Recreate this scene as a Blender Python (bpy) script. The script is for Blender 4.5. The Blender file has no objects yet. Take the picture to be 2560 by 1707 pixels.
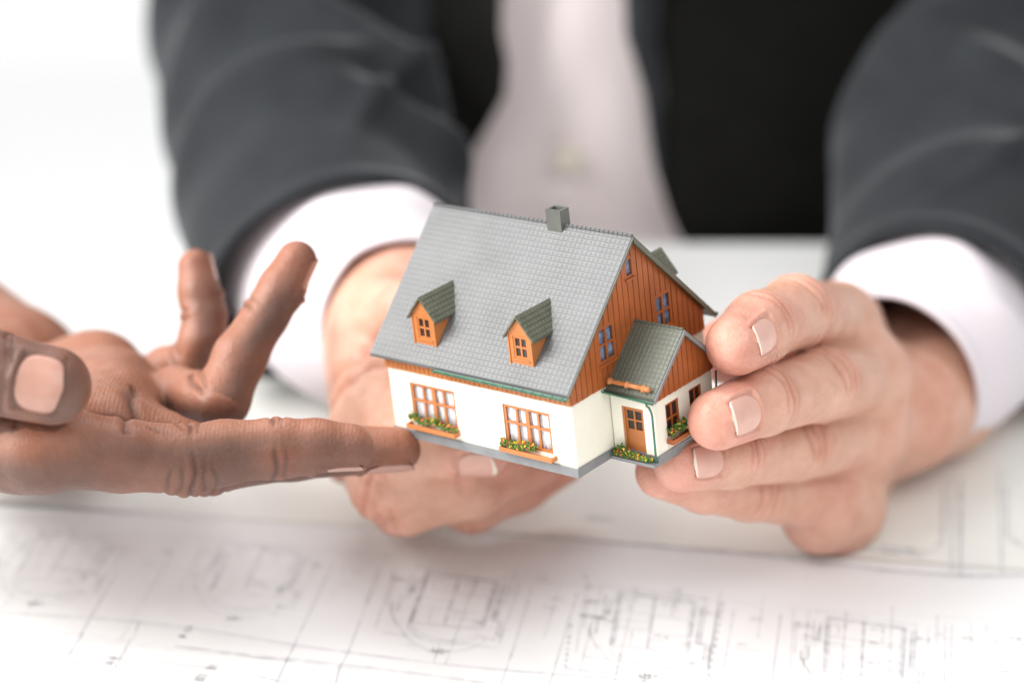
import bpy, bmesh, math, random
import numpy as np
from mathutils import Vector, Matrix
random.seed(7); rng = np.random.default_rng(7)
scene = bpy.context.scene
col = scene.collection

# ------------------------------------------------------------------ camera
FPX = 6044.0                       # focal length in pixels of the 2560 px wide photograph
TH = math.radians(25.0)            # the camera looks down on the desk
CAMH = 0.325                       # lens height above the desk top
cam_d = bpy.data.cameras.new('camera'); cam = bpy.data.objects.new('camera', cam_d); col.objects.link(cam)
cam_d.lens = 85.0; cam_d.sensor_width = 36.0; cam_d.clip_start = 0.02; cam_d.clip_end = 60
cam.location = (0, 0, CAMH); cam.rotation_euler = (math.radians(90) - TH, 0, 0)
cam_d.dof.use_dof = True; cam_d.dof.focus_distance = 0.566; cam_d.dof.aperture_fstop = 5.0
cam_d.dof.aperture_blades = 9
scene.camera = cam
RIGHT = np.array([1, 0, 0.]); FWD = np.array([0, math.cos(TH), -math.sin(TH)]); UP = np.array([0, math.sin(TH), math.cos(TH)])
CAM = np.array([0, 0, CAMH])

def P(px, py, z):                  # a place at distance z in front of the lens
    return CAM + RIGHT * ((px - 1280) / FPX * z) + UP * ((853.5 - py) / FPX * z) + FWD * z
def D(r, u, t):                    # a direction: right, up, towards the lens
    v = RIGHT * r + UP * u - FWD * t
    return v / np.linalg.norm(v)
def on_desk(px, py, h=0.0):
    d = RIGHT * ((px - 1280) / FPX) + UP * ((853.5 - py) / FPX) + FWD
    return CAM + d * ((h - CAMH) / d[2])

# ------------------------------------------------------------------ light
world = bpy.data.worlds.new('World'); scene.world = world; world.use_nodes = True
wn = world.node_tree; bg = wn.nodes['Background']
bg.inputs['Color'].default_value = (0.98, 0.99, 1.0, 1); bg.inputs['Strength'].default_value = 0.70
def area(name, loc, target, size, power, colour, sy=None):
    l = bpy.data.lights.new(name, 'AREA'); l.energy = power; l.color = colour; l.size = size
    if sy: l.shape = 'RECTANGLE'; l.size_y = sy
    o = bpy.data.objects.new(name, l); col.objects.link(o); o.location = loc
    o.rotation_euler = (Vector(target) - Vector(loc)).to_track_quat('-Z', 'Y').to_euler()
    return o
area('window_light', (-1.25, 0.35, 0.95), (0.0, 0.58, 0.04), 1.15, 50.0, (1.0, 0.985, 0.96), 1.1)
area('back_sheen_light', (-0.15, 1.5, 1.5), (0.0, 0.6, 0.05), 1.2, 14.0, (0.97, 0.985, 1.0), 0.8)  # added lamp above and behind, gives the roof its sheen
area('front_fill_light', (0.35, -0.35, 1.35), (0.02, 0.8, 0.05), 1.3, 8.0, (1.0, 0.97, 0.95), 1.0)  # added fill from the camera side to brighten the shirt
scene.view_settings.view_transform = 'Standard'; scene.view_settings.look = 'None'
scene.view_settings.exposure = 0.05; scene.view_settings.gamma = 1.0
scene.render.engine = 'CYCLES'
scene.cycles.use_denoising = True
scene.cycles.max_bounces = 8
scene.cycles.transparent_max_bounces = 12

# ------------------------------------------------------------------ materials
def mat(name, colour, rough=0.5, spec=0.5, bump=None, vary=None, sss=None, coat=None, sheen=None, alpha=None):
    m = bpy.data.materials.new(name); m.use_nodes = True; nt = m.node_tree; N = nt.nodes; L = nt.links
    b = N['Principled BSDF']; b.inputs['Base Color'].default_value = (*colour, 1)
    b.inputs['Roughness'].default_value = rough; b.inputs['Specular IOR Level'].default_value = spec
    tc = N.new('ShaderNodeTexCoord')
    if vary:                         # vary=(scale, amount)
        n = N.new('ShaderNodeTexNoise'); n.inputs['Scale'].default_value = vary[0]; n.inputs['Detail'].default_value = 5
        L.new(tc.outputs['Object'], n.inputs['Vector'])
        r = N.new('ShaderNodeMapRange'); r.inputs['From Min'].default_value = 0.3; r.inputs['From Max'].default_value = 0.7
        r.inputs['To Min'].default_value = 1 - vary[1]; r.inputs['To Max'].default_value = 1 + vary[1]
        L.new(n.outputs['Fac'], r.inputs['Value'])
        mx = N.new('ShaderNodeVectorMath'); mx.operation = 'SCALE'; mx.inputs[0].default_value = colour
        L.new(r.outputs[0], mx.inputs['Scale']); L.new(mx.outputs[0], b.inputs['Base Color'])
    if bump:                         # bump=(scale, distance)
        n = N.new('ShaderNodeTexNoise'); n.inputs['Scale'].default_value = bump[0]; n.inputs['Detail'].default_value = 4
        L.new(tc.outputs['Object'], n.inputs['Vector'])
        bp = N.new('ShaderNodeBump'); bp.inputs['Distance'].default_value = bump[1]; bp.inputs['Strength'].default_value = 1
        L.new(n.outputs['Fac'], bp.inputs['Height']); L.new(bp.outputs[0], b.inputs['Normal'])
    if sss: b.inputs['Subsurface Weight'].default_value = sss[0]; b.inputs['Subsurface Radius'].default_value = sss[1]; b.inputs['Subsurface Scale'].default_value = sss[2]
    if coat: b.inputs['Coat Weight'].default_value = coat[0]; b.inputs['Coat Roughness'].default_value = coat[1]
    if sheen: b.inputs['Sheen Weight'].default_value = sheen[0]; b.inputs['Sheen Roughness'].default_value = sheen[1]; b.inputs['Sheen Tint'].default_value = (0.92, 0.95, 1.0, 1)
    if alpha is not None: b.inputs['Alpha'].default_value = alpha
    return m

def skin(name, back, palm, pinkc, crease, fine=1.0, prints=False, rough=0.42):
    m = mat(name, back, rough, 0.45, sss=(0.22, (1.0, 0.35, 0.2), 0.0022)); nt = m.node_tree; N = nt.nodes; L = nt.links
    b = N['Principled BSDF']
    def attr(n): a = N.new('ShaderNodeAttribute'); a.attribute_name = n; return a.outputs['Fac']
    def mix(fac, a, c):
        x = N.new('ShaderNodeMix'); x.data_type = 'RGBA'; L.new(fac, x.inputs['Factor'])
        if isinstance(a, tuple): x.inputs['A'].default_value = (*a, 1)
        else: L.new(a, x.inputs['A'])
        if isinstance(c, tuple): x.inputs['B'].default_value = (*c, 1)
        else: L.new(c, x.inputs['B'])
        return x.outputs['Result']
    tc = N.new('ShaderNodeTexCoord')
    c = mix(attr('palm'), back, palm); c = mix(attr('pink'), c, pinkc); 
    nb = N.new('ShaderNodeTexNoise'); nb.inputs['Scale'].default_value = 48; nb.inputs['Detail'].default_value = 3; L.new(tc.outputs['Object'], nb.inputs['Vector'])
    rb = N.new('ShaderNodeMapRange'); rb.inputs['From Min'].default_value = 0.45; rb.inputs['From Max'].default_value = 0.7; rb.inputs['To Max'].default_value = 0.35; L.new(nb.outputs['Fac'], rb.inputs['Value'])
    c = mix(rb.outputs[0], c, pinkc); c = mix(attr('crease'), c, crease)
    n = N.new('ShaderNodeTexNoise'); n.inputs['Scale'].default_value = 130; n.inputs['Detail'].default_value = 6; n.inputs['Roughness'].default_value = 0.65
    L.new(tc.outputs['Object'], n.inputs['Vector'])
    r = N.new('ShaderNodeMapRange'); r.inputs['From Min'].default_value = 0.32; r.inputs['From Max'].default_value = 0.68
    r.inputs['To Min'].default_value = 0.0; r.inputs['To Max'].default_value = 1.0; L.new(n.outputs['Fac'], r.inputs['Value'])
    hs = N.new('ShaderNodeHueSaturation'); hs.inputs['Saturation'].default_value = 1.13; hs.inputs['Value'].default_value = 0.84; L.new(c, hs.inputs['Color'])
    c2 = mix(r.outputs[0], c, hs.outputs[0]); L.new(c2, b.inputs['Base Color'])
    # fine relief: pores and crossing skin lines
    v = N.new('ShaderNodeTexVoronoi'); v.feature = 'DISTANCE_TO_EDGE'; v.inputs['Scale'].default_value = 700
    n2 = N.new('ShaderNodeTexNoise'); n2.inputs['Scale'].default_value = 300; n2.inputs['Detail'].default_value = 3
    L.new(tc.outputs['Object'], n2.inputs['Vector'])
    L.new(tc.outputs['Object'], v.inputs['Vector'])
    b1 = N.new('ShaderNodeBump'); b1.inputs['Distance'].default_value = 0.00035 * fine; b1.inputs['Strength'].default_value = 1.0
    L.new(n2.outputs['Fac'], b1.inputs['Height'])
    b2 = N.new('ShaderNodeBump'); b2.inputs['Distance'].default_value = 0.00022 * fine; b2.inputs['Strength'].default_value = 0.7
    L.new(v.outputs['Distance'], b2.inputs['Height']); L.new(b1.outputs[0], b2.inputs['Normal'])
    n3 = N.new('ShaderNodeTexNoise'); n3.inputs['Scale'].default_value = 55; n3.inputs['Detail'].default_value = 2
    L.new(tc.outputs['Object'], n3.inputs['Vector'])
    b0 = N.new('ShaderNodeBump'); b0.inputs['Distance'].default_value = 0.0022; b0.inputs['Strength'].default_value = 0.8
    L.new(n3.outputs['Fac'], b0.inputs['Height']); L.new(b0.outputs[0], b1.inputs['Normal'])
    out = b2.outputs[0]
    if prints:
        w = N.new('ShaderNodeTexWave'); w.bands_direction = 'X'; w.inputs['Scale'].default_value = 330; w.inputs['Distortion'].default_value = 2.5; w.inputs['Detail'].default_value = 1; w.inputs['Detail Scale'].default_value = 0.4
        L.new(tc.outputs['Object'], w.inputs['Vector'])
        b3 = N.new('ShaderNodeBump'); b3.inputs['Distance'].default_value = 0.00003
        L.new(attr('palm'), b3.inputs['Strength']); L.new(w.outputs['Fac'], b3.inputs['Height']); L.new(out, b3.inputs['Normal']); out = b3.outputs[0]
    L.new(out, b.inputs['Normal'])
    return m

M = {}
M['skin_light'] = skin('light_skin', (0.665, 0.395, 0.295), (0.68, 0.395, 0.305), (0.67, 0.29, 0.23), (0.44, 0.18, 0.125))
M['skin_dark'] = skin('dark_skin', (0.125, 0.064, 0.047), (0.325, 0.152, 0.102), (0.34, 0.132, 0.080), (0.05, 0.022, 0.015), 1.0, True, 0.5)
M['nail_light'] = mat('pink_fingernail', (0.70, 0.41, 0.335), 0.24, 0.5, sss=(0.2, (1, 0.4, 0.3), 0.001), vary=(260, 0.05))
M['nail_dark'] = mat('pale_fingernail', (0.41, 0.225, 0.175), 0.2, 0.5, sss=(0.2, (1, 0.4, 0.3), 0.001), vary=(200, 0.07))
M['nail_edge'] = mat('nail_free_edge', (0.88, 0.77, 0.66), 0.35)
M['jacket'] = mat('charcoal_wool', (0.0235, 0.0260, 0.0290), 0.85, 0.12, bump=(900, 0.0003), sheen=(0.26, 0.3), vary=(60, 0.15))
M['jacket_body'] = mat('shaded_wool', (0.008, 0.008, 0.007), 0.9, 0.1, bump=(900, 0.0003), vary=(60, 0.15))  # same jacket wool as the sleeves, shade on the body put into the colour
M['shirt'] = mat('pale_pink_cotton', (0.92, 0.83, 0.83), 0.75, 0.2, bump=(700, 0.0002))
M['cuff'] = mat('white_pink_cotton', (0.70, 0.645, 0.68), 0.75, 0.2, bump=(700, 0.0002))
M['button'] = mat('ivory_button', (0.80, 0.75, 0.64), 0.3)
M['desk'] = mat('white_laminate', (0.86, 0.865, 0.86), 0.45, 0.4, vary=(4, 0.02))
M['paper'] = mat('drawing_paper', (0.82, 0.826, 0.828), 0.8, 0.15, vary=(14, 0.012), bump=(60, 0.0004))
M['paper_old'] = mat('grey_green_paper', (0.83, 0.838, 0.80), 0.8, 0.15, vary=(14, 0.02), bump=(60, 0.0004))
M['ink'] = mat('grey_ink', (0.58, 0.59, 0.61), 0.8, 0.1, vary=(300, 0.3))
M['ink_faint'] = mat('pale_ink', (0.73, 0.74, 0.75), 0.8, 0.1, vary=(300, 0.2))
M['wallpaint'] = mat('white_wall_paint', (0.9, 0.9, 0.9), 0.8, vary=(2, 0.01))
M['plaster'] = mat('cream_plastic', (0.86, 0.832, 0.715), 0.42, 0.4, vary=(70, 0.045), bump=(500, 0.00006), sss=(0.1, (1, 0.9, 0.6), 0.001))
M['plinth'] = mat('grey_plastic', (0.20, 0.204, 0.21), 0.4, 0.5, vary=(300, 0.10), bump=(900, 0.00008))
M['wood'] = mat('brown_orange_plastic', (0.38, 0.102, 0.024), 0.42, 0.5, vary=(160, 0.14), bump=(800, 0.00006))
M['trim'] = mat('orange_plastic', (0.50, 0.175, 0.052), 0.38, 0.5, vary=(200, 0.08), bump=(700, 0.00005))
M['roof'] = mat('slate_grey_plastic', (0.115, 0.117, 0.119), 0.42, 0.5, vary=(90, 0.13), bump=(900, 0.00005), coat=(0.12, 0.35))
M['roof_olive'] = mat('olive_grey_plastic', (0.115, 0.118, 0.082), 0.4, 0.5, vary=(300, 0.14), bump=(900, 0.00006))
M['roof_annex'] = mat('green_grey_plastic', (0.105, 0.112, 0.086), 0.4, 0.5, vary=(200, 0.10), bump=(900, 0.00005), coat=(0.12, 0.35))
M['gutter'] = mat('green_paint', (0.035, 0.13, 0.078), 0.35, 0.5, vary=(400, 0.25))
M['curtain'] = mat('white_curtain', (0.84, 0.845, 0.88), 0.8, 0.2, vary=(1100, 0.16))
M['curtain_pattern'] = mat('blue_grey_curtain', (0.22, 0.27, 0.38), 0.7, 0.2, vary=(900, 0.5))
M['pane'] = mat('window_pane', (0.10, 0.11, 0.13), 0.08, 0.6, alpha=0.07)
M['pane_dark'] = mat('dark_window_pane', (0.035, 0.022, 0.02), 0.12, 0.6, alpha=0.93)
M['inside'] = mat('unlit_inside', (0.03, 0.025, 0.02), 0.8)  # dark colour stands in for the unlit inside of the house
M['chimney'] = mat('green_grey_chimney_plastic', (0.12, 0.125, 0.11), 0.42, 0.5, vary=(300, 0.12), bump=(900, 0.00008))
M['glue'] = mat('dried_glue', (0.52, 0.52, 0.50), 0.3)
M['leaf'] = mat('green_flock', (0.085, 0.19, 0.035), 0.8, vary=(900, 0.35))
M['yellow'] = mat('yellow_flock', (0.80, 0.58, 0.04), 0.8, vary=(900, 0.2))
M['red'] = mat('orange_red_flock', (0.62, 0.16, 0.05), 0.8, vary=(900, 0.2))

# ------------------------------------------------------------------ object helpers
def tag(o, label=None, cat=None, group=None, kind=None):
    if label: o['label'] = label
    if cat: o['category'] = cat
    if group: o['group'] = group
    if kind: o['kind'] = kind
    return o
def empty(name, loc=(0, 0, 0), parent=None):
    o = bpy.data.objects.new(name, None); col.objects.link(o); o.location = loc; o.empty_display_size = 0.02
    if parent: o.parent = parent
    return o
def mesh_obj(name, verts, faces, material, parent=None, smooth=False, kind=None):
    me = bpy.data.meshes.new(name); me.from_pydata([tuple(map(float, v)) for v in verts], [], [tuple(int(i) for i in f) for f in faces]); me.update()
    if isinstance(material, (list, tuple)):
        for q in material: me.materials.append(q)
    else: me.materials.append(material)
    if smooth: me.polygons.foreach_set('use_smooth', [True] * len(me.polygons))
    o = bpy.data.objects.new(name, me); col.objects.link(o)
    if parent is not None: o.parent = parent
    if kind: o['kind'] = kind
    return o
class MB:                                           # collects simple solids in millimetres, links them as ONE mesh in metres
    def __init__(s): s.v = []; s.f = []
    def add(s, vs, fs): n = len(s.v); s.v += [tuple(p) for p in vs]; s.f += [tuple(i + n for i in f) for f in fs]; return s
    def box(s, x0, x1, y0, y1, z0, z1):
        return s.add([(x0, y0, z0), (x1, y0, z0), (x1, y1, z0), (x0, y1, z0), (x0, y0, z1), (x1, y0, z1), (x1, y1, z1), (x0, y1, z1)],
                     [(0, 3, 2, 1), (4, 5, 6, 7), (0, 1, 5, 4), (1, 2, 6, 5), (2, 3, 7, 6), (3, 0, 4, 7)])
    def hexa(s, q):                                 # eight corners, bottom four then top four
        return s.add(q, [(0, 3, 2, 1), (4, 5, 6, 7), (0, 1, 5, 4), (1, 2, 6, 5), (2, 3, 7, 6), (3, 0, 4, 7)])
    def prism(s, poly, d):                          # polygon of 3-D points pushed along d
        n = len(poly); d = np.array(d, float); a = [np.array(p, float) for p in poly]
        vs = a + [p + d for p in a]
        return s.add(vs, [tuple(range(n)), tuple(range(2 * n - 1, n - 1, -1))] + [(i, i + n, (i + 1) % n + n, (i + 1) % n) for i in range(n)])
    def tube(s, pts, rad, n=10, caps=True):
        pts = [np.array(p, float) for p in pts]; rad = rad if hasattr(rad, '__len__') else [rad] * len(pts)
        up = None; rings = []
        for i, p in enumerate(pts):
            t = pts[min(i + 1, len(pts) - 1)] - pts[max(i - 1, 0)]; t /= np.linalg.norm(t)
            if up is None: up = np.cross(t, [0.3, 0.5, 0.8]); up /= np.linalg.norm(up)
            up = up - t * np.dot(up, t); up /= np.linalg.norm(up); w = np.cross(t, up)
            rings.append([p + rad[i] * (math.cos(a) * up + math.sin(a) * w) for a in [2 * math.pi * k / n for k in range(n)]])
        vs = [q for r in rings for q in r]; fs = []
        for i in range(len(pts) - 1):
            for k in range(n): a = i * n + k; b = i * n + (k + 1) % n; fs.append((a, b, b + n, a + n))
        if caps: fs += [tuple(range(n - 1, -1, -1)), tuple((len(pts) - 1) * n + k for k in range(n))]
        return s.add(vs, fs)
    def build(s, name, material, parent=None, smooth=False, scale=0.001, kind=None, bevel=0):
        bm = bmesh.new(); vv = [bm.verts.new((p[0] * scale, p[1] * scale, p[2] * scale)) for p in s.v]
        for f in s.f:
            try: bm.faces.new([vv[i] for i in f])
            except ValueError: pass
        bmesh.ops.recalc_face_normals(bm, faces=bm.faces[:])
        me = bpy.data.meshes.new(name); bm.to_mesh(me); bm.free(); me.materials.append(material)
        if smooth: me.polygons.foreach_set('use_smooth', [True] * len(me.polygons))
        o = bpy.data.objects.new(name, me); col.objects.link(o)
        if parent is not None: o.parent = parent
        if kind: o['kind'] = kind
        if bevel:
            b = o.modifiers.new('bevel', 'BEVEL'); b.width = bevel * scale; b.segments = 2; b.limit_method = 'ANGLE'
        return o

# ------------------------------------------------------------------ implicit surfaces (bodies)
def cone(p, a, ra, b, rb, fn=None, fs=1.0):
    a = np.asarray(a, np.float32); b = np.asarray(b, np.float32); ba = b - a; l2 = float(ba @ ba) + 1e-12
    X = [p[i] - a[i] for i in range(3)]
    t = np.clip((X[0] * ba[0] + X[1] * ba[1] + X[2] * ba[2]) / l2, 0, 1)
    V = [X[i] - t * ba[i] for i in range(3)]
    if fn is not None:
        s = (V[0] * fn[0] + V[1] * fn[1] + V[2] * fn[2]) * (fs - 1)
        V = [V[i] + s * fn[i] for i in range(3)]
    return np.sqrt(V[0] ** 2 + V[1] ** 2 + V[2] ** 2) - (ra + (rb - ra) * t)
def smin(a, b, k):
    h = np.clip(0.5 + 0.5 * (b - a) / k, 0, 1); return b + (a - b) * h - k * h * (1 - h)
def implicit(groups, h, kbase):
    """groups: list of (k, [ (a,ra,b,rb,flat_normal,flat) ... ]); first group is the palm and arm, the others fingers"""
    allp = np.array([np.array(c) - r * 1.1 for g in groups for (a, ra, b, rb, n, s) in g[1] for c, r in ((a, ra), (b, rb))])
    allq = np.array([np.array(c) + r * 1.1 for g in groups for (a, ra, b, rb, n, s) in g[1] for c, r in ((a, ra), (b, rb))])
    lo = allp.min(0) - 4 * h; hi = allq.max(0) + 4 * h
    n = np.ceil((hi - lo) / h).astype(int) + 1
    ax = [(lo[i] + h * np.arange(n[i])).astype(np.float32) for i in range(3)]
    base = np.full(n, 0.05, np.float32); fing = np.full(n, 0.05, np.float32)
    for gi, (k, prims) in enumerate(groups):
        pl = np.min([np.minimum(np.array(a) - ra, np.array(b) - rb) for (a, ra, b, rb, _, _) in prims], 0) - 0.012
        ph = np.max([np.maximum(np.array(a) + ra, np.array(b) + rb) for (a, ra, b, rb, _, _) in prims], 0) + 0.012
        i0 = np.clip(((pl - lo) / h).astype(int), 0, n - 1); i1 = np.clip(((ph - lo) / h).astype(int) + 2, 1, n)
        sub = tuple(slice(i0[i], i1[i]) for i in range(3)); d = np.full(i1 - i0, 0.05, np.float32)
        for (a, ra, b, rb, fn, fs) in prims:
            ql = np.minimum(np.array(a) - ra, np.array(b) - rb) - 0.010; qh = np.maximum(np.array(a) + ra, np.array(b) + rb) + 0.010
            j0 = np.maximum(((ql - lo) / h).astype(int), i0); j1 = np.minimum(((qh - lo) / h).astype(int) + 2, i1)
            s2 = tuple(slice(j0[i] - i0[i], j1[i] - i0[i]) for i in range(3))
            g = np.meshgrid(*[ax[i][j0[i]:j1[i]] for i in range(3)], indexing='ij', sparse=True)
            d[s2] = smin(d[s2], cone(g, a, ra, b, rb, fn, fs), k)
        if gi == 0: base[sub] = np.minimum(base[sub], d)
        else: fing[sub] = smin(fing[sub], d, 0.0008)
    F = smin(base, fing, kbase)
    # surface nets
    ins = F < 0
    c = ins[:-1, :-1, :-1].astype(np.int8)
    corners = [(i, j, k) for i in (0, 1) for j in (0, 1) for k in (0, 1)]
    cnt = sum(ins[i:n[0] - 1 + i, j:n[1] - 1 + j, k:n[2] - 1 + k].astype(np.int8) for i, j, k in corners)
    act = np.argwhere((cnt > 0) & (cnt < 8))
    val = {q: F[act[:, 0] + q[0], act[:, 1] + q[1], act[:, 2] + q[2]] for q in corners}
    acc = np.zeros((len(act), 3)); num = np.zeros(len(act))
    for q in corners:
        for axis in range(3):
            if q[axis] == 0:
                w = list(q); w[axis] = 1; w = tuple(w); a_, b_ = val[q], val[w]; m = (a_ < 0) != (b_ < 0)
                t = np.where(m, a_ / np.where(m, a_ - b_, 1), 0); pos = np.tile(np.array(q, float), (len(act), 1)); pos[:, axis] = t
                acc += pos * m[:, None]; num += m
    V = lo + h * (act + acc / num[:, None])
    idx = np.full(np.array(n) - 1, -1, np.int32); idx[act[:, 0], act[:, 1], act[:, 2]] = np.arange(len(act))
    faces = []
    for axis in range(3):
        u, w = [(1, 2), (2, 0), (0, 1)][axis]
        s0 = [slice(None)] * 3; s1 = [slice(None)] * 3; s0[axis] = slice(0, -1); s1[axis] = slice(1, None)
        A = ins[tuple(s0)]; B = ins[tuple(s1)]; e = np.argwhere(A != B)
        e = e[(e[:, u] > 0) & (e[:, w] > 0) & (e[:, u] < n[u] - 1) & (e[:, w] < n[w] - 1)]
        fl = A[e[:, 0], e[:, 1], e[:, 2]]
        def cell(du, dw):
            q = e.copy(); q[:, u] -= du; q[:, w] -= dw; return idx[q[:, 0], q[:, 1], q[:, 2]]
        quad = np.stack([cell(1, 1), cell(0, 1), cell(0, 0), cell(1, 0)], 1)
        quad[~fl] = quad[~fl][:, ::-1]; faces.append(quad)
    faces = np.concatenate(faces)
    return V, faces[(faces >= 0).all(1)]
def vnormals(V, Fq):
    d1 = V[Fq[:, 2]] - V[Fq[:, 0]]; d2 = V[Fq[:, 3]] - V[Fq[:, 1]]; nn = np.cross(d1, d2); N = np.zeros_like(V)
    for i in range(4): np.add.at(N, Fq[:, i], nn)
    return N / (np.linalg.norm(N, axis=1)[:, None] + 1e-20)
def relax(V, Fq, it=2):
    for _ in range(it):
        A = np.zeros_like(V); c = np.zeros(len(V))
        for i in range(4):
            a, b = Fq[:, i], Fq[:, (i + 1) % 4]; np.add.at(A, a, V[b]); np.add.at(c, a, 1)
            np.add.at(A, b, V[a]); np.add.at(c, b, 1)
        V = V * 0.5 + 0.5 * A / c[:, None]
    return V
def sstep(x, a, b): t = np.clip((x - a) / (b - a), 0, 1); return t * t * (3 - 2 * t)

def hand_mesh(spec, h):
    """spec: dict(palm=[...capsules], fingers=[dict(pts=[(P,r)...], dorsal, flat, crease joints, nail)], creases...)"""
    groups = [(0.006, [(a, ra, b, rb, n, s) for (a, ra, b, rb, n, s) in spec['palm']])]
    for f in spec['fingers']:
        pr = []
        for (a, ra), (b, rb) in zip(f['pts'][:-1], f['pts'][1:]): pr.append((a, ra, b, rb, None, 1.0))
        groups.append((0.0022, pr))
    V, Fq = implicit(groups, h, spec.get('k', 0.006)); V = relax(V, Fq, 2); N = vnormals(V, Fq)
    pink = np.zeros(len(V)); palm = np.zeros(len(V)); cre = np.zeros(len(V)); disp = np.zeros(len(V))
    palm += sstep(-(N @ spec['dorsal']), -0.35, 0.35)
    for f in spec['fingers']:
        pts = f['pts']; tip, rt = pts[-1]
        # palm-side mask along the finger
        for (a, ra), (b, rb), dr in zip(pts[:-1], pts[1:], f['dorsals']):
            ba = b - a; t = ((V - a) @ ba) / (ba @ ba); q = V - (a + np.clip(t, 0, 1)[:, None] * ba); dist = np.linalg.norm(q, axis=1)
            m = (dist < max(ra, rb) * 1.25) & (t > 0.0) & (t < 1.6)
            w = sstep(t[m], 0.0, 0.7) if a is pts[0][0] else 1.0
            palm[m] = palm[m] * (1 - w) + w * sstep(-(N[m] @ dr), -0.35, 0.5)
        d = np.linalg.norm(V - tip, axis=1); pink = np.maximum(pink, f.get('tip_pink', 0.5) * (1 - sstep(d, rt * 0.9, rt * 2.4)))
        for (ji, side, n_, depth, width, gap) in f['creases']:
            c, r = pts[ji]; a_ = pts[min(ji + 1, len(pts) - 1)][0] - pts[ji - 1][0]; a_ = a_ / np.linalg.norm(a_)
            dr = f['dorsals'][min(ji, len(f['dorsals']) - 1)] * side; dr = dr - a_ * (dr @ a_); dr /= np.linalg.norm(dr)
            X = V - c; s = X @ a_; q = X - s[:, None] * a_; ql = np.linalg.norm(q, axis=1) + 1e-9; ca = (q @ dr) / ql
            near = (ql < r * 1.5) & (np.abs(s) < 0.012)
            bi = np.cross(a_, dr); ang = np.arctan2(q @ bi, q @ dr)
            for k in range(n_):
                off = (k - (n_ - 1) / 2) * gap; curve = 0.0014 * np.cos(ang * 1.3) * (off / (gap * 2 + 1e-9)) + 0.00035 * np.sin(ang * 5 + k * 2 + ji)
                g = np.exp(-((s - off - curve) / width) ** 2) * sstep(ca, 0.0 + 0.18 * abs(off) / (gap + 1e-9), 0.75) * near
                w_ = 1.0 if k == (n_ - 1) // 2 else 0.62
                disp -= depth * w_ * g; cre = np.maximum(cre, g * w_ * f.get('crease_tint', 0.5))
            kn = np.exp(-(s / 0.0065) ** 2) * sstep(ca, 0.1, 0.8) * near
            pink = np.maximum(pink, kn * (0.25 if side > 0 else 0.12))
            if side > 0: disp += 0.0006 * kn
        nl = f.get('nail')
        if nl:                                    # bed of the nail sunk a little, folds proud around it
            a_, n0, b_, L0, L1, W = nail_frame(f)
            X = V - tip; s = X @ a_; ql = np.hypot(X @ n0, X @ b_); ang = np.arctan2(X @ b_, X @ n0)
            e = np.maximum(np.abs(ang) / W, np.abs((s - (L0 + L1) / 2)) / ((L1 - L0) / 2)); near = (ql < rt * 1.6) & (s > L0 - 0.004)
            disp += near * (-0.00045 * (1 - sstep(e, 0.95, 1.06)) + 0.00045 * np.exp(-((e - 1.16) / 0.13) ** 2) * (s < L1 - 0.001))
    for (c, a_, n_, depth, width, span) in spec.get('lines', []):      # free creases: point, across, along, ...
        X = V - c; s = X @ a_; l = X @ n_; along = np.exp(-(l / span) ** 4); away = np.linalg.norm(X - s[:, None] * a_ - l[:, None] * n_, axis=1) < 0.018
        g = np.exp(-((s - 6 * l * l - 0.0005 * np.sin(l * 500)) / width) ** 2) * along * away; disp -= depth * g; cre = np.maximum(cre, 0.6 * g)
    V = V + N * disp[:, None]
    return V, Fq, pink, palm, cre
def nail_frame(f):
    tip, rt = f['pts'][-1]; prev = f['pts'][-2][0]; a_ = tip - prev; a_ = a_ / np.linalg.norm(a_)
    n0 = f['nail'][0]; n0 = n0 - a_ * (n0 @ a_); n0 /= np.linalg.norm(n0); b_ = np.cross(a_, n0)
    return a_, n0, b_, f['nail'][1] * 0.001, f['nail'][2] * 0.001, f['nail'][3]
def nail_mesh(f, parent, material, edge):
    a_, n0, b_, L0, L1, W = nail_frame(f); tip, rt = f['pts'][-1]; nu, nv = 26, 16; vs = []
    for lay in (0, 1):
        for i in range(nu + 1):
            u = 0.5 - 0.5 * math.cos(math.pi * i / nu); s = L0 + (L1 - L0) * u
            p_ = f.get('nail_pow', (2.3, 5.0))[0 if u < 0.5 else 1]
            wf = max((1 - abs(2 * u - 1) ** p_) ** (1 / p_), 0.05)                    # rounded at the cuticle, squarer at the free edge
            r = (rt + (f['pts'][-2][1] - rt) * min(1, -s / float(np.linalg.norm(tip - f['pts'][-2][0])))) * 1.006 if s < 0 else math.sqrt(max(rt * rt - (s * 0.80) ** 2, 1e-9)) * 1.006
            for j in range(nv + 1):
                v = -1 + 2 * j / nv; ang = v * W * wf
                s2 = s + (f.get('nail_round', 0.0011) * (1 - v * v) if u > 0.5 else 0) * (u - 0.5) * 2
                rr = r + 0.00012 - 0.00045 * lay
                vs.append(tip + a_ * s2 + rr * (math.cos(ang) * n0 * 0.96 + math.sin(ang) * b_))
    W_ = nv + 1; off = (nu + 1) * W_; fs = []; mi = []
    for i in range(nu):
        for j in range(nv):
            q = (i * W_ + j, i * W_ + j + 1, (i + 1) * W_ + j + 1, (i + 1) * W_ + j); fs.append(q); mi.append(1 if i >= nu - 5 else 0)
            fs.append(tuple(x + off for x in q[::-1])); mi.append(0)
    rim = [j for j in range(W_)] + [i * W_ + nv for i in range(1, nu + 1)] + [nu * W_ + j for j in range(nv - 1, -1, -1)] + [i * W_ for i in range(nu - 1, 0, -1)]
    for k in range(len(rim)): a, b = rim[k], rim[(k + 1) % len(rim)]; fs.append((a, a + off, b + off, b)); mi.append(0)
    o = mesh_obj('fingernail', vs, fs, [material, edge], parent, True); o.data.polygons.foreach_set('material_index', mi)
    return o
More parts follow.
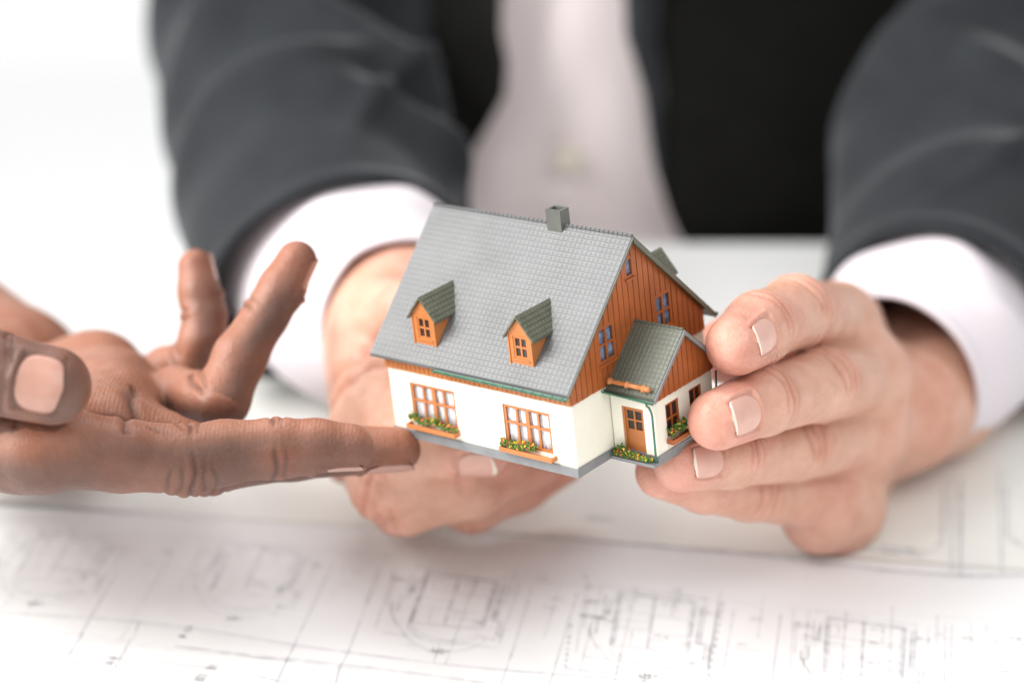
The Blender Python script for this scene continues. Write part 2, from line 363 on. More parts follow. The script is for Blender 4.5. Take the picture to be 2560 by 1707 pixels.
def body_object(parts, material, parent):
    VV = []; FF = []; A = [[], [], []]; n = 0
    for V, Fq, p1, p2, p3 in parts:
        VV.append(V); FF.append(Fq + n); n += len(V)
        for l, x in zip(A, (p1, p2, p3)): l.append(x)
    VV = np.concatenate(VV).astype(np.float32); FF = np.concatenate(FF).astype(np.int32)
    me = bpy.data.meshes.new('body'); me.vertices.add(len(VV)); me.vertices.foreach_set('co', VV.ravel())
    me.loops.add(FF.size); me.loops.foreach_set('vertex_index', FF.ravel())
    me.polygons.add(len(FF)); me.polygons.foreach_set('loop_start', np.arange(len(FF), dtype=np.int32) * 4)
    me.update(calc_edges=True); me.validate()
    me.polygons.foreach_set('use_smooth', [True] * len(me.polygons)); me.materials.append(material)
    for nm, x in zip(('pink', 'palm', 'crease'), A):
        at = me.attributes.new(nm, 'FLOAT', 'POINT'); at.data.foreach_set('value', np.concatenate(x).astype(np.float32))
    o = bpy.data.objects.new('body', me); col.objects.link(o); o.parent = parent
    return o
mm = 0.001
def caps(*ch, n=None, s=1.0):                     # chain of (px,py,z,r) -> capsules
    q = [(P(c[0], c[1], c[2]), c[3] * mm) for c in ch]
    return [(a, ra, b, rb, n, s) for (a, ra), (b, rb) in zip(q[:-1], q[1:])]
def finger(ch, dorsals, creases, nail=None, **kw):
    pts = [(P(c[0], c[1], c[2]), c[3] * mm) for c in ch]
    if not isinstance(dorsals, list): dorsals = [dorsals] * (len(pts) - 1)
    d = dict(pts=pts, dorsals=dorsals, creases=creases, nail=nail); d.update(kw); return d

# ------------------------------------------------------------------ the setting: wall, desk, drawing sheets
w_ = MB().box(-4000, 4000, 3200, 3300, -760, 2600).build('wall', M['wallpaint']); tag(w_, kind='structure')
w_ = MB().box(-4000, 4000, -1500, 3200, -820, -760).build('floor', M['wallpaint']); tag(w_, kind='structure')
desk = tag(empty('desk', (0, 0.2, -0.74)), 'white laminate desk under the spread drawing sheets', 'desk')
def desk_part(o): o.location = (0, -0.2, 0.74); return o
desk_part(MB().box(-1100, 900, -380, 781, -30, -0.6).build('desk_top', M['desk'], desk, bevel=2))
for lx in (-1060, 830):
    for ly in (-340, 700): desk_part(MB().box(lx, lx + 50, ly, ly + 50, -740, -30).build('leg', M['desk'], desk))

def sheet(name, corners, z, material, label, cat, th=0.25, wav=0.0):
    n = 40; vs = []; fs = []
    c = [np.array(on_desk(*q)) for q in corners]
    for lay in (0, 1):
        for i in range(n + 1):
            for j in range(n + 1):
                u, v = i / n, j / n; p = (c[0] * (1 - u) + c[1] * u) * (1 - v) + (c[3] * (1 - u) + c[2] * u) * v
                zz = z + th * mm * lay + wav * (0.5 + 0.5 * math.sin(u * 9 + v * 3)) * (math.exp(-((v - 1) / 0.08) ** 2) if lay == 1 else 0)
                vs.append((p[0], p[1], zz))
    W = n + 1; off = W * W
    for i in range(n):
        for j in range(n):
            a = i * W + j; fs.append((a, a + 1, a + W + 1, a + W)); fs.append((a + off, a + off + W, a + off + W + 1, a + off + 1))
    rim = [j for j in range(W)] + [i * W + n for i in range(1, W)] + [n * W + j for j in range(n - 1, -1, -1)] + [i * W for i in range(n - 1, 0, -1)]
    for k in range(len(rim)): a, b = rim[k], rim[(k + 1) % len(rim)]; fs.append((a, b, b + off, a + off))
    o = mesh_obj(name, vs, fs, material, None, True); tag(o, label, cat)
    bpy.context.view_layer.update(); return o
front = sheet('drawing_sheet', [(-900, 1235), (3300, 1400), (3600, 2150), (-1400, 2050)], 0.0, M['paper'],
              'white architect drawing of bay windows spread along the near side of the desk', 'drawing')
back = sheet('drawing_sheet', [(-500, 905), (3400, 1010), (3600, 1500), (-900, 1200)], 0.0003, M['paper_old'],
             'greyish drawing sheet under the hands, behind the bay window drawing', 'drawing', wav=0.0002, th=0.1)

inkq = {}
def ink(pts, w=0.24, faint=False, top=0.00029, key='front', dash=None):
    q = [on_desk(*p)[:2] for p in pts]; b = inkq.setdefault((key, faint), MB())
    for a, c in zip(q[:-1], q[1:]):
        d = c - a; L = np.linalg.norm(d)
        if L < 1e-6: continue
        d = d / L; nrm = np.array([-d[1], d[0]]) * max(w * 1.5, .24) * mm / 2; segs = [(0, L)]
        if dash: segs = [(x, min(x + dash * mm, L)) for x in np.arange(0, L, dash * 1.7 * mm)]
        for s0, s1 in segs:
            p0 = a + d * s0; p1 = a + d * s1; z = top * 1000
            b.add([(p0[0] * 1e3 - nrm[0] * 1e3, p0[1] * 1e3 - nrm[1] * 1e3, z), (p1[0] * 1e3 - nrm[0] * 1e3, p1[1] * 1e3 - nrm[1] * 1e3, z),
                   (p1[0] * 1e3 + nrm[0] * 1e3, p1[1] * 1e3 + nrm[1] * 1e3, z), (p0[0] * 1e3 + nrm[0] * 1e3, p0[1] * 1e3 + nrm[1] * 1e3, z)], [(0, 1, 2, 3)])
def q5(*l): return [(x / 1.8375, 1180 + y / 1.8375) for x, y in l]
def q6(*l): return [(1280 + x / 1.8375, 1180 + y / 1.8375) for x, y in l]
def digits(px, py, n=6, s=7.0, slope=0.09, faint=False):     # dimension figures too small to read: short pen strokes
    for k in range(n):
        if k % 4 == 3 and n > 5: continue
        x = px + k * s * 1.15; y = py + k * s * 1.15 * slope
        for _ in range(3):
            a = (x + random.uniform(-.35, .35) * s, y + random.uniform(-.55, .55) * s); c = (x + random.uniform(-.35, .35) * s, y + random.uniform(-.55, .55) * s)
            ink([a, c], 0.22, faint)
def smooth(pts, n=8):
    out = []
    for i in range(len(pts) - 1):
        p0 = pts[max(i - 1, 0)]; p1 = pts[i]; p2 = pts[i + 1]; p3 = pts[min(i + 2, len(pts) - 1)]
        for k in range(n):
            t = k / n; out.append(tuple(0.5 * (2 * p1[j] + (p2[j] - p0[j]) * t + (2 * p0[j] - 5 * p1[j] + 4 * p2[j] - p3[j]) * t * t + (3 * p1[j] - p0[j] - 3 * p2[j] + p3[j]) * t ** 3) for j in (0, 1)))
    return out + [pts[-1]]
# long ruled lines along the bottom of the drawing
for l, w, f in ((q5((0, 650), (450, 675), (850, 715), (1350, 795), (1600, 830), (2000, 880), (2352, 915)) + q6((140, 925), (450, 950), (900, 985)), .3, 0),
                (q5((-100, 728), (0, 735), (300, 745), (600, 775)), .2, 1), (q5((800, 800), (1200, 850), (1600, 890), (2000, 940), (2250, 975)), .25, 0),
                (q5((-60, 815), (0, 820), (300, 835), (550, 860), (980, 905), (1280, 960), (1500, 1000)), .3, 0), (q5((-60, 872), (0, 875), (400, 890), (560, 905)), .2, 1),
                (q5((0, 940), (250, 955), (500, 985)), .35, 0), (q5((640, 700), (900, 740), (1400, 815)), .18, 1), (q5((1000, 830), (1350, 875), (1700, 915)), .18, 1),
                (q5((-60, 905), (300, 925), (700, 965)), .18, 1), (q5((280, 870), (520, 890)), .18, 0), (q5((0, 965), (250, 985)), .2, 0), (q5((560, 915), (900, 950), (1150, 990)), .2, 1)):
    ink(smooth(l), w, bool(f))
for l in (q5((1530, 420), (1350, 800), (1270, 968)), q5((1750, 430), (1600, 830), (1560, 900), (1540, 980)), q5((640, 690), (610, 770)), q5((380, 745), (310, 850)),
          q5((545, 450), (370, 750)), q5((600, 770), (530, 900)), q6((90, 540), (0, 835)), q6((300, 560), (190, 920), (170, 980)), q6((1020, 630), (960, 980)), q6((1235, 655), (1190, 990)),
          q6((1990, 700), (1985, 980)), q6((2020, 700), (2015, 980)), q6((2180, 700), (2172, 980)), q6((2225, 700), (2220, 980)), q5((2352, 830), (2300, 980))):
    ink(l, 0.22, False)
ink(q5((880, 705), (835, 760)), 1.1, True); ink(q5((985, 890), (915, 950)), 1.6, True); ink(q5((525, 850), (500, 880)), 1.2, True)
ink(q5((820, 757), (858, 757)), .5); ink(q5((480, 878), (520, 880)), .4); ink(q5((895, 955), (935, 962)), .7)
ink(q5((90, 260), (900, 310), (1700, 380), (2352, 450)) + q6((0, 490), (500, 540), (1100, 610), (1500, 640), (2352, 690)), 0.18, True)
def unit(O, sc, lean, faint=False):     # one bay window plan: room rectangle, walls, round bay, figures. O: top-left px, lean: shift per unit down
    def T(x, y): return (O[0] + sc * (x + lean * y), O[1] + sc * (y + 0.14 * x))
    g = lambda pts, w=.3, **k: ink([T(*p) for p in pts], w, faint, **k)
    g([(0, 0), (195, 0)], .75); g([(195, 0), (195, 125)], .55); g([(0, 0), (0, 135)], .55); g([(0, 135), (195, 128)], .25)
    g([(92, 0), (92, 130)], .45); g([(8, 4), (8, 128)], .2); g([(187, 4), (187, 120)], .2); g([(4, 45), (190, 45)], .14); g([(4, 88), (190, 88)], .14)
    g([(30, 20), (30, 38)], .15); g([(4, 66), (92, 66)], .12); g([(96, 108), (190, 108)], .12); g([(140, 4), (140, 45)], .12); g([(48, 88), (48, 130)], .12)
    for k in range(7): g([(-14 - 2.6 * k, 12 + 7 * k), (-14 - 2.6 * k, 58)], .10)
    for k in range(6): g([(214, 14 + 14 * k), (222, 14 + 14 * k)], .14)
    g([(-28, -12), (220, -12)], .12); g([(-28, -18), (-28, -6)], .14); g([(220, -18), (220, -6)], .14); g([(92, -16), (92, -8)], .14)
    g([(252, -8), (252, 160)], .14); g([(-84, -8), (-84, 165)], .14); g([(-60, 172), (250, 172)], .10); g([(97, 180), (97, 232)], .16); g([(70, 205), (125, 205)], .2); g([(84, 190), (84, 205), (110, 205), (110, 190)], .25)
    arc = [(97 + 102 * math.cos(a), 116 + 54 * math.sin(a)) for a in np.linspace(0.14 * math.pi, 0.86 * math.pi, 16)]; g(arc, .14)
    arc = [(97 + 110 * math.cos(a), 118 + 62 * math.sin(a)) for a in np.linspace(0.12 * math.pi, 0.88 * math.pi, 16)]; g(arc, .17)
    arc = [(97 + 128 * math.cos(a), 120 + 80 * math.sin(a)) for a in np.linspace(0.12 * math.pi, 0.93 * math.pi, 16)]; g(arc, .17)
    g([(-20, 70), (-42, 70), (-42, 110), (-60, 110), (-60, 90)], .35); g([(-14, 60), (-32, 60), (-32, 10)], .3); g([(-60, 110), (-30, 150)], .3); g([(-75, 20), (-75, 100)], .2)
    g([(212, 4), (212, 100)], .5); g([(222, 0), (222, 98)], .3); g([(212, 100), (236, 104), (236, 140)], .35); g([(222, 98), (246, 100), (246, 145)], .3)
    for (x, y) in ((18, 14), (112, 12), (108, 96), (205, 150), (96, 196), (-70, 30), (228, 20)):
        q = T(x, y); digits(q[0], q[1], 6, 5.2 * sc, 0.14, faint)
unit((583, 1362), 0.86, -0.50, True); unit((1065, 1432), 0.92, -0.33); unit((1548, 1482), 0.98, -0.16); unit((2068, 1545), 1.0, -0.06); unit((105, 1330), 0.84, -0.62, True)
ink(q6((270, 700), (245, 900)), .45, dash=1.6); ink(q6((245, 905), (600, 940)), .4, dash=2.2); ink(q6((970, 600), (900, 960)), .55, dash=2.0); ink(q6((330, 465), (360, 540)), .6, True)
for x, y in ((1620, 460), (750, 365), (1810, 490), (1440, 435)): p = q5((x, y))[0]; digits(*p, 4, 6)
for x, y in ((170, 580), (150, 625), (1100, 675), (1310, 695), (2070, 762), (2290, 765), (330, 600)): p = q6((x, y))[0]; digits(*p, 5, 6.5)
ink(q6((310, 660), (430, 672)), 1.0)
for i in range(26):                    # thin ruled verticals and cross rules between the units, converging as the drawing recedes
    x0 = -60 + i * 104 + random.uniform(-14, 14); vx, vy = 2390, -1900; y0 = 1290 + x0 * .105 + random.uniform(-10, 30); y1 = y0 + random.uniform(60, 260)
    ink([(x0, y0), (vx + (x0 - vx) * (y1 - vy) / (y0 - vy), y1)], .14, i < 12)
for i in range(16):
    x0 = 20 + i * 165; y0 = 1330 + x0 * .1 + random.uniform(-30, 190); ink([(x0, y0), (x0 + random.uniform(40, 130), y0 + 11)], .15, i < 7); digits(x0 + 10, y0 - 9, 5, 4.2, .1, i < 7)
for k in range(7): ink(smooth([(x, 1585 + 14 * k + (.062 + .004 * k) * x + 3e-5 * x * x - (9 if k % 2 else 0)) for x in range(-40, 1500 - 120 * k, 120)]), .13, True)
# the sheet under the hands
T2 = 0.00066
for l, w in ((q6((-300, 262), (100, 300), (600, 340), (1250, 400), (1700, 455), (2050, 482), (2352, 480)), .45),
             (q6((2060, 40), (2060, 480)), .45), (q6((2015, 40), (2020, 478)), .3), (q6((1985, 60), (1975, 330), (1930, 370), (1700, 380)), .35), (q6((2270, 80), (2275, 300), (2352, 350)), .3), (q6((2240, 0), (2250, 470)), .25),
             (q6((330, 215), (470, 225)), .5), (q6((1690, 350), (1850, 362)), .6), (q6((1500, 340), (1900, 400)), .3)):
    ink(l, w, False, T2, 'back')
for l in ([(1700, 640), (2120, 660)], [(300, 740), (900, 770)], [(60, 820), (330, 840)], [(0, 1000), (250, 1010)], [(700, 1040), (860, 1046)], [(560, 900), (800, 915)]):
    pass
for (key, faint), b in inkq.items():
    b.build('ink_lines', M['ink_faint' if faint else 'ink'], front if key == 'front' else back, kind='stuff')

# ------------------------------------------------------------------ the model house (millimetres, origin at the front right corner of its plinth)
RC = np.array([[0.765535, 0.634602, -0.106003], [0.154936, -0.341736, -0.926937], [-0.624461, 0.693179, -0.359933]]); TC = np.array([15.4803, 31.7008, 560.0]) * mm
B3 = np.stack([RIGHT, -UP, FWD], 1); RW = B3 @ RC; TW = CAM + B3 @ TC
house = tag(empty('model_house'), 'small model house with grey roof, cream walls and orange wood gable, held in both hands', 'model house')
hm = Matrix([[*RW[0], TW[0]], [*RW[1], TW[1]], [*RW[2], TW[2]], [0, 0, 0, 1]]); house.matrix_world = hm
L_, HP, HW, WD, XA, YA, WA, HA = 57.8, 2.25, 18.3, 52.6, 12.9, 14.0, 23.4, 15.9
def wall(name, axis, c, u0, u1, v0, v1, holes, th, parent=house, material=None):
    """wall slab with openings; axis 'y': lies in plane y=c facing -y; axis 'x': plane x=c facing +x. th goes inwards."""
    us = sorted({u0, u1, *[x for h in holes for x in h[:2]]}); vs_ = sorted({v0, v1, *[x for h in holes for x in h[2:]]})
    solid = lambda i, j: 0 <= i < len(us) - 1 and 0 <= j < len(vs_) - 1 and not any(h[0] <= us[i] and us[i + 1] <= h[1] and h[2] <= vs_[j] and vs_[j + 1] <= h[3] for h in holes)
    pt = (lambda u, v, d: (u, c + d, v)) if axis == 'y' else (lambda u, v, d: (c - d, u, v))
    b = MB(); key = {}
    def q(u, v, d):
        k = (u, v, d)
        if k not in key: key[k] = len(b.v); b.v.append(pt(u, v, d))
        return key[k]
    for i in range(len(us) - 1):
        for j in range(len(vs_) - 1):
            if not solid(i, j): continue
            a, e, g, h = us[i], us[i + 1], vs_[j], vs_[j + 1]
            b.f.append((q(a, g, 0), q(e, g, 0), q(e, h, 0), q(a, h, 0))); b.f.append((q(a, h, th), q(e, h, th), q(e, g, th), q(a, g, th)))
            if not solid(i - 1, j): b.f.append((q(a, g, 0), q(a, h, 0), q(a, h, th), q(a, g, th)))
            if not solid(i + 1, j): b.f.append((q(e, g, 0), q(e, g, th), q(e, h, th), q(e, h, 0)))
            if not solid(i, j - 1): b.f.append((q(a, g, 0), q(a, g, th), q(e, g, th), q(e, g, 0)))
            if not solid(i, j + 1): b.f.append((q(a, h, 0), q(e, h, 0), q(e, h, th), q(a, h, th)))
    return b.build(name, material or M['plaster'], parent)
def frame_map(axis, c): return (lambda u, v, d: (u, c + d, v)) if axis == 'y' else (lambda u, v, d: (c - d, u, v))
def bar(b, axis, c, u0, u1, v0, v1, d0, d1):
    m = frame_map(axis, c); b.hexa([m(u0, v0, d0), m(u1, v0, d0), m(u1, v0, d1), m(u0, v0, d1), m(u0, v1, d0), m(u1, v1, d0), m(u1, v1, d1), m(u0, v1, d1)])
def window(axis, c, u0, u1, v0, v1, nu, nv, fw=0.55, bw=0.45, material='trim', curtain='curtain', pane='pane', inset=0.3, double=False, parent=house, fold=True, name='window', rows=None):
    f = MB()
    bar(f, axis, c, u0, u0 + fw, v0, v1, inset, inset + .5); bar(f, axis, c, u1 - fw, u1, v0, v1, inset, inset + .5)
    bar(f, axis, c, u0 + fw, u1 - fw, v1 - fw, v1, inset, inset + .5); bar(f, axis, c, u0 + fw, u1 - fw, v0, v0 + fw, inset, inset + .5)
    o = f.build(name, M[material], parent)
    ui = [u0 + fw + (u1 - u0 - 2 * fw) * k / nu for k in range(nu + 1)]; vi = [v0 + fw + (v1 - v0 - 2 * fw) * k / nv for k in range(nv + 1)]
    if rows: vi = [v0 + fw] + rows + [v1 - fw]
    for k in range(1, nu):
        w = bw * 1.7 if (double and k == nu // 2) else bw
        g = MB(); bar(g, axis, c, ui[k] - w / 2, ui[k] + w / 2, v0 + fw, v1 - fw, inset + .05, inset + .45); g.build('mullion', M[material], o)
    for k in range(1, nv):
        g = MB(); bar(g, axis, c, u0 + fw, u1 - fw, vi[k] - bw / 2, vi[k] + bw / 2, inset + .1, inset + .42); g.build('glazing_bar', M[material], o)
    for i in range(nu):
        for j in range(nv):
            g = MB(); e = bw / 2; bar(g, axis, c, ui[i] + (e if i else 0), ui[i + 1] - (e if i < nu - 1 else 0), vi[j] + (e if j else 0), vi[j + 1] - (e if j < nv - 1 else 0), inset + .28, inset + .36); g.build('pane', M[pane], o)
    m = frame_map(axis, c)
    if curtain:
        n = 64; vs = []; fs = []
        for k in range(n + 1):
            u = u0 + (u1 - u0) * k / n
            for t in range(5):
                v = v0 + (v1 - v0) * t / 4; ph = 2 * math.pi * (k / n) * (u1 - u0) * 0.62 + 0.9 * t
                gap = 0.9 * max(0, math.cos(math.pi * nu / 2 * (k / n * 2)) - 0.72) * (1 - t * .12)
                vs.append([x * mm for x in m(u, v, inset + .72 + (0.2 * math.sin(ph) + 0.08 * math.sin(2.3 * ph + 1) if fold else 0) + gap)])
        for k in range(n):
            for t in range(4): fs.append((k * 5 + t, (k + 1) * 5 + t, (k + 1) * 5 + t + 1, k * 5 + t + 1))
        cu = mesh_obj('curtain', vs, fs, M[curtain], o, True); sl = cu.modifiers.new('thickness', 'SOLIDIFY'); sl.thickness = 0.00008
    b = MB(); bar(b, axis, c, u0 - .6, u1 + .6, v0 - .6, v1 + .6, 2.6, 3.1); b.build('dark_backing', M['inside'], o)  # added dark sheet in place of the shade behind the window
    return o
# plinth and cream walls
MB().box(-L_, 0, 0, WD, 0, HP).build('plinth', M['plinth'], house)
MB().box(0.003, XA, YA, YA + WA, -0.003, HP).build('plinth', M['plinth'], house)
W1 = (-51.0, -36.6, 4.6, 15.0); W2 = (-21.6, -7.2, 4.4, 14.8)
wall('wall', 'y', 0.35, -L_ + .3, -0.3, HP, HW + 3.0, [W1, W2], 1.0)
wall('wall', 'x', -0.3, 1.35, WD - .3, HP, HW + .3, [], 1.0)
MB().box(-L_ + .3, -1.35, WD - 1.3, WD - .3, HP, HW + 3).build('wall', M['plaster'], house)
MB().box(-L_ + .3, -L_ + 1.3, 1.35, WD - 1.35, HP, HW + .3).build('wall', M['plaster'], house)
DR = (3.0, 9.3, HP + .01, 13.4)
wall('wall', 'y', YA + .3, 0.0, XA - .3, HP, HA + .6, [(DR[0], DR[1], HP, DR[3])], 1.0)
A1 = (18.5, 23.9, 5.4, 13.6); A2 = (27.9, 33.0, 5.4, 13.7)
wall('wall', 'x', XA - .3, YA + 1.35, YA + WA - .3, HP, HA, [A1, A2], 1.0)
MB().box(0, XA - 1.35, YA + WA - 1.3, YA + WA - .3, HP, HA + .5).build('wall', M['plaster'], house)
o = window('y', 0.35, *W1, 4, 2, .75, .6, double=True, rows=[10.4]); o = window('y', 0.35, *W2, 4, 2, .75, .6, double=True, rows=[10.2])
window('x', XA - .3, *A1, 2, 2, .6, .5, curtain=None, pane='pane_dark', material='wood'); window('x', XA - .3, *A2, 2, 2, .6, .5, curtain=None, pane='pane_dark', material='wood')
# door
dr = empty('door', (0, 0, 0), house)
f = MB()
for a in ((DR[0], DR[0] + .6, DR[2], DR[3]), (DR[1] - .6, DR[1], DR[2], DR[3])): bar(f, 'y', YA + .3, *a, .25, 1.0)
bar(f, 'y', YA + .3, DR[0] + .6, DR[1] - .6, DR[3] - .6, DR[3], .25, 1.0); f.build('door_frame', M['trim'], dr)
f = MB(); y0 = YA + .3; x0, x1 = DR[0] + .6, DR[1] - .6
bar(f, 'y', y0, x0, x1, DR[2], 7.6, .6, 1.1)
for a in ((x0, x0 + .45, 7.6, DR[3] - .6), (x1 - .45, x1, 7.6, DR[3] - .6)): bar(f, 'y', y0, *a, .6, 1.1)
bar(f, 'y', y0, x0 + .45, x1 - .45, DR[3] - 1.05, DR[3] - .6, .6, 1.1)
xm = (x0 + x1) / 2; bar(f, 'y', y0, xm - .22, xm + .22, 7.6, DR[3] - 1.05, .6, 1.1)
for (a, c) in ((x0 + .45, xm - .22), (xm + .22, x1 - .45)): bar(f, 'y', y0, a, c, 9.75, 10.15, .6, 1.1)
f.build('door_leaf', M['trim'], dr)
for (a, c) in ((x0 + .45, xm - .22), (xm + .22, x1 - .45)):
    for (g, h) in ((7.6, 9.75), (10.15, DR[3] - 1.05)): f = MB(); bar(f, 'y', y0, a, c, g, h, .85, .95); f.build('pane', M['pane_dark'], dr)
MB().tube([(x0 + .3, y0 + .6, 7.0), (x0 + .3, y0 + .1, 7.0), (x0 + .85, y0 + .1, 7.0)], .11, 6).build('door_handle', M['trim'], dr)
f = MB(); bar(f, 'y', y0, x0 + .35, x0 + .5, 3.0, 7.2, .52, .62); bar(f, 'y', y0, x1 - .3, x1 - .15, 3.0, 7.2, .52, .62); f.build('door_moulding', M['trim'], dr)
# gable boards (main gable in the plane x = 0, boards clipped under the roof)
E_, HE, HR, SL = 2.54, 21.95, 50.96, 1.0058
top_m = lambda y: min(HE + SL * (y + E_), HE + SL * (WD + E_ - y)) - 1.25
def planks(parent, x, y0, y1, z0, top, pitch, holes, material, step=0.0):
    n = int(round((y1 - y0) / pitch)); w = (y1 - y0) / n
    for k in range(n):
        a, c = y0 + k * w, y0 + (k + 1) * w - 0.16; m = (a + c) / 2; dx = random.uniform(-.03, .03)
        parts = [(z0 - (0.25 if k % 2 else 0.0) * step, None)]
        cuts = sorted([h[2:] for h in holes if h[0] < m < h[1]])
        lo = z0 - random.uniform(0, .12)
        b = MB()
        for (v0, v1) in cuts + [(None, None)]:
            za = [top(a), top(m), top(c)] if v0 is None else [v0] * 3
            if min(za) > lo + .1 or v0 is None:
                poly = [(x, a, lo), (x, c, lo), (x, c, max(za[2], lo + .02)), (x, m, max(za[1], lo + .02)), (x, a, max(za[0], lo + .02))]
                b.prism(poly, (0.42 + dx, 0, 0))
                b.prism([(x + .42 + dx, a + .02, lo), (x + .42 + dx, a + .30, lo), (x + .42 + dx, a + .30, max(top(a + .3) if v0 is None else v0, lo + .02)), (x + .42 + dx, a + .02, max(za[0], lo + .02))], (0.13, 0, 0))
            if v0 is not None: lo = v1
        b.build('plank', material, parent)
GT = (23.6, 27.0, 40.9, 46.0); GA = (11.2, 18.0, 23.8, 33.0); GB = (33.4, 40.2, 24.0, 33.2)
gw = MB(); yy = [0.3, WD / 2, WD - .3]
wallg = wall('gable_wall', 'x', -0.25, 0.35, WD - .35, HW + .3, 21.5, [], .8, material=M['wood'])
planks(wallg, -0.22, 0.0, WD, HW, top_m, 2.03, [GT, GA, GB], M['wood'])
def tri(b, y0, y1, z0, top, x0, x1):              # solid behind the boards, split so that window holes stay open
    pass
window('x', 0.22, GA[0] + .0, GA[1], GA[2], GA[3], 2, 2, .8, .6, material='wood', curtain='curtain_pattern', inset=0.0)
window('x', 0.22, GB[0] + .0, GB[1], GB[2], GB[3], 2, 2, .8, .6, material='wood', curtain='curtain_pattern', inset=0.0)
window('x', 0.22, GT[0], GT[1], GT[2], GT[3], 1, 1, .65, .5, material='wood', curtain='curtain_pattern', inset=0.0)
for g in (GA, GB, GT): MB().box(.22, .75, g[0] - .15, g[1] + .15, g[2] - .45, g[2] - .02).build('window_sill', M['wood'], house)
# dark core added inside, stands in for the shade behind boards and windows
MB().prism([(-3.4, 4.0, HP + .2), (-3.4, WD - 4, HP + .2), (-3.4, WD - 4, 23), (-3.4, WD / 2, 46), (-3.4, 4.0, 23)], (-L_ + 5.8, 0, 0)).build('dark_core', M['inside'], house)
MB().prism([(-.55, .6, 21.6), (-.55, 11.0, 21.6), (-.55, 11.0, 33.5), (-.55, .9, 22.6)], (-.3, 0, 0)).build('gable_backing', M['inside'], house)
MB().prism([(-L_ + .3, .6, HW), (-L_ + .3, WD - .6, HW), (-L_ + .3, WD - .6, 22), (-L_ + .3, WD / 2, 48.5), (-L_ + .3, .6, 22)], (.8, 0, 0)).build('gable_wall', M['wood'], house)
# fascia boards: short orange blocks under the front eave
n = 40; w = (L_ + .0) / n
fas = MB().box(-L_ + .02, .0, -.02, .33, HW, 20.6).build('fascia', M['trim'], house)
for k in range(n): MB().box(-L_ + k * w + .09, -L_ + (k + 1) * w - .09, -.42 + random.uniform(-.03, .03), -.02, HW - .12 + random.uniform(-.05, .05), 20.4).build('fascia_board', M['trim'], fas)
# roof: slabs, tiles, ridge
def slab(name, x0, x1, ye, ze, yr, zr, th, material, parent):
    d = np.array([yr - ye, zr - ze]); d /= np.linalg.norm(d); nn = np.array([-d[1], d[0]]) * (1 if yr > ye else -1)
    return MB().hexa([(x0, ye, ze - th), (x1, ye, ze - th), (x1, yr, zr - th), (x0, yr, zr - th), (x0, ye, ze), (x1, ye, ze), (x1, yr, zr), (x0, yr, zr)]).build(name, material, parent)
def tiles(x0, x1, ye, ze, yr, zr, px, ps, th, material, parent, skip=lambda x, s: False, stagger=False, gap=.3, name='roof_tiles'):
    a = np.array([0, ye, ze]); d = np.array([0, yr - ye, zr - ze]); Ls = np.linalg.norm(d); d /= Ls; nn = np.cross([1, 0, 0], d); nn = nn * (1 if nn[2] > 0 else -1)
    nx = max(1, int(round((x1 - x0) / px))); ns = max(1, int(round(Ls / ps))); wx = (x1 - x0) / nx; ws = Ls / ns; b = MB(); X = np.array([1, 0, 0])
    for j in range(ns):
        for i in range(nx + (1 if stagger and j % 2 else 0)):
            u0 = x0 + i * wx - (wx / 2 if stagger and j % 2 else 0); u1 = u0 + wx; u0 = max(u0, x0); u1 = min(u1, x1)
            if skip((u0 + u1) / 2, (j + .5) * ws): continue
            s0, s1 = j * ws, (j + 1) * ws; h0 = th; g = 0.0; e = gap; h1 = th * .2
            q = lambda u, s, h: tuple(a + X * u + d * s + nn * h)
            b.add([q(u0, s0, h0), q(u1, s0, h0), q(u1, s1, h0), q(u0, s1, h0), q(u0 + e, s0 + e, h1), q(u1 - e, s0 + e, h1), q(u1 - e, s1 - e, h1 * .6), q(u0 + e, s1 - e, h1 * .6)],
                  [(4, 5, 6, 7), (0, 1, 5, 4), (1, 2, 6, 5), (2, 3, 7, 6), (3, 0, 4, 7)])
    return b.build(name, material, parent, kind='stuff')
RX0, RX1, YR = -L_ - 2.44, 1.39, WD / 2
rf = slab('roof', RX0, RX1, -E_, HE, YR, HR, .62, M['roof'], house); tiles(RX0, RX1, -E_, HE, YR, HR, 1.33, 1.36, .075, M['roof'], rf)
rb = slab('roof', RX0, RX1, WD + E_, HE, YR + .003, HR, 1.35, M['roof_olive'], house); tiles(RX0, RX1, WD + E_, HE, YR, HR, 1.33, 1.36, .2, M['roof_olive'], rb)
for k in range(46): MB().tube([(RX0 + 1.34 * k + .08, YR, HR + .02), (RX0 + 1.34 * (k + 1) - .10, YR, HR + .10)], .42, 8).build('ridge_tile', M['roof'], rf)
MB().hexa([(RX1 - .003, WD / 2, HR - 1.6), (RX1 + .35, WD / 2, HR - 1.6), (RX1 + .35, WD + E_ + .2, HE - 1.6), (RX1 - .003, WD + E_ + .2, HE - 1.6), (RX1 - .003, WD / 2, HR - .1), (RX1 + .35, WD / 2, HR - .1), (RX1 + .35, WD + E_ + .2, HE - .1), (RX1 - .003, WD + E_ + .2, HE - .1)]).build('barge_board', M['roof_olive'], house)
MB().hexa([(RX1 - .003, -E_, HE - .75), (RX1 + .3, -E_, HE - .75), (RX1 + .3, WD / 2, HR - .75), (RX1 - .003, WD / 2, HR - .75), (RX1 - .003, -E_, HE - .1), (RX1 + .3, -E_, HE - .1), (RX1 + .3, WD / 2, HR - .1), (RX1 - .003, WD / 2, HR - .1)]).build('barge_board', M['roof_annex'], house)
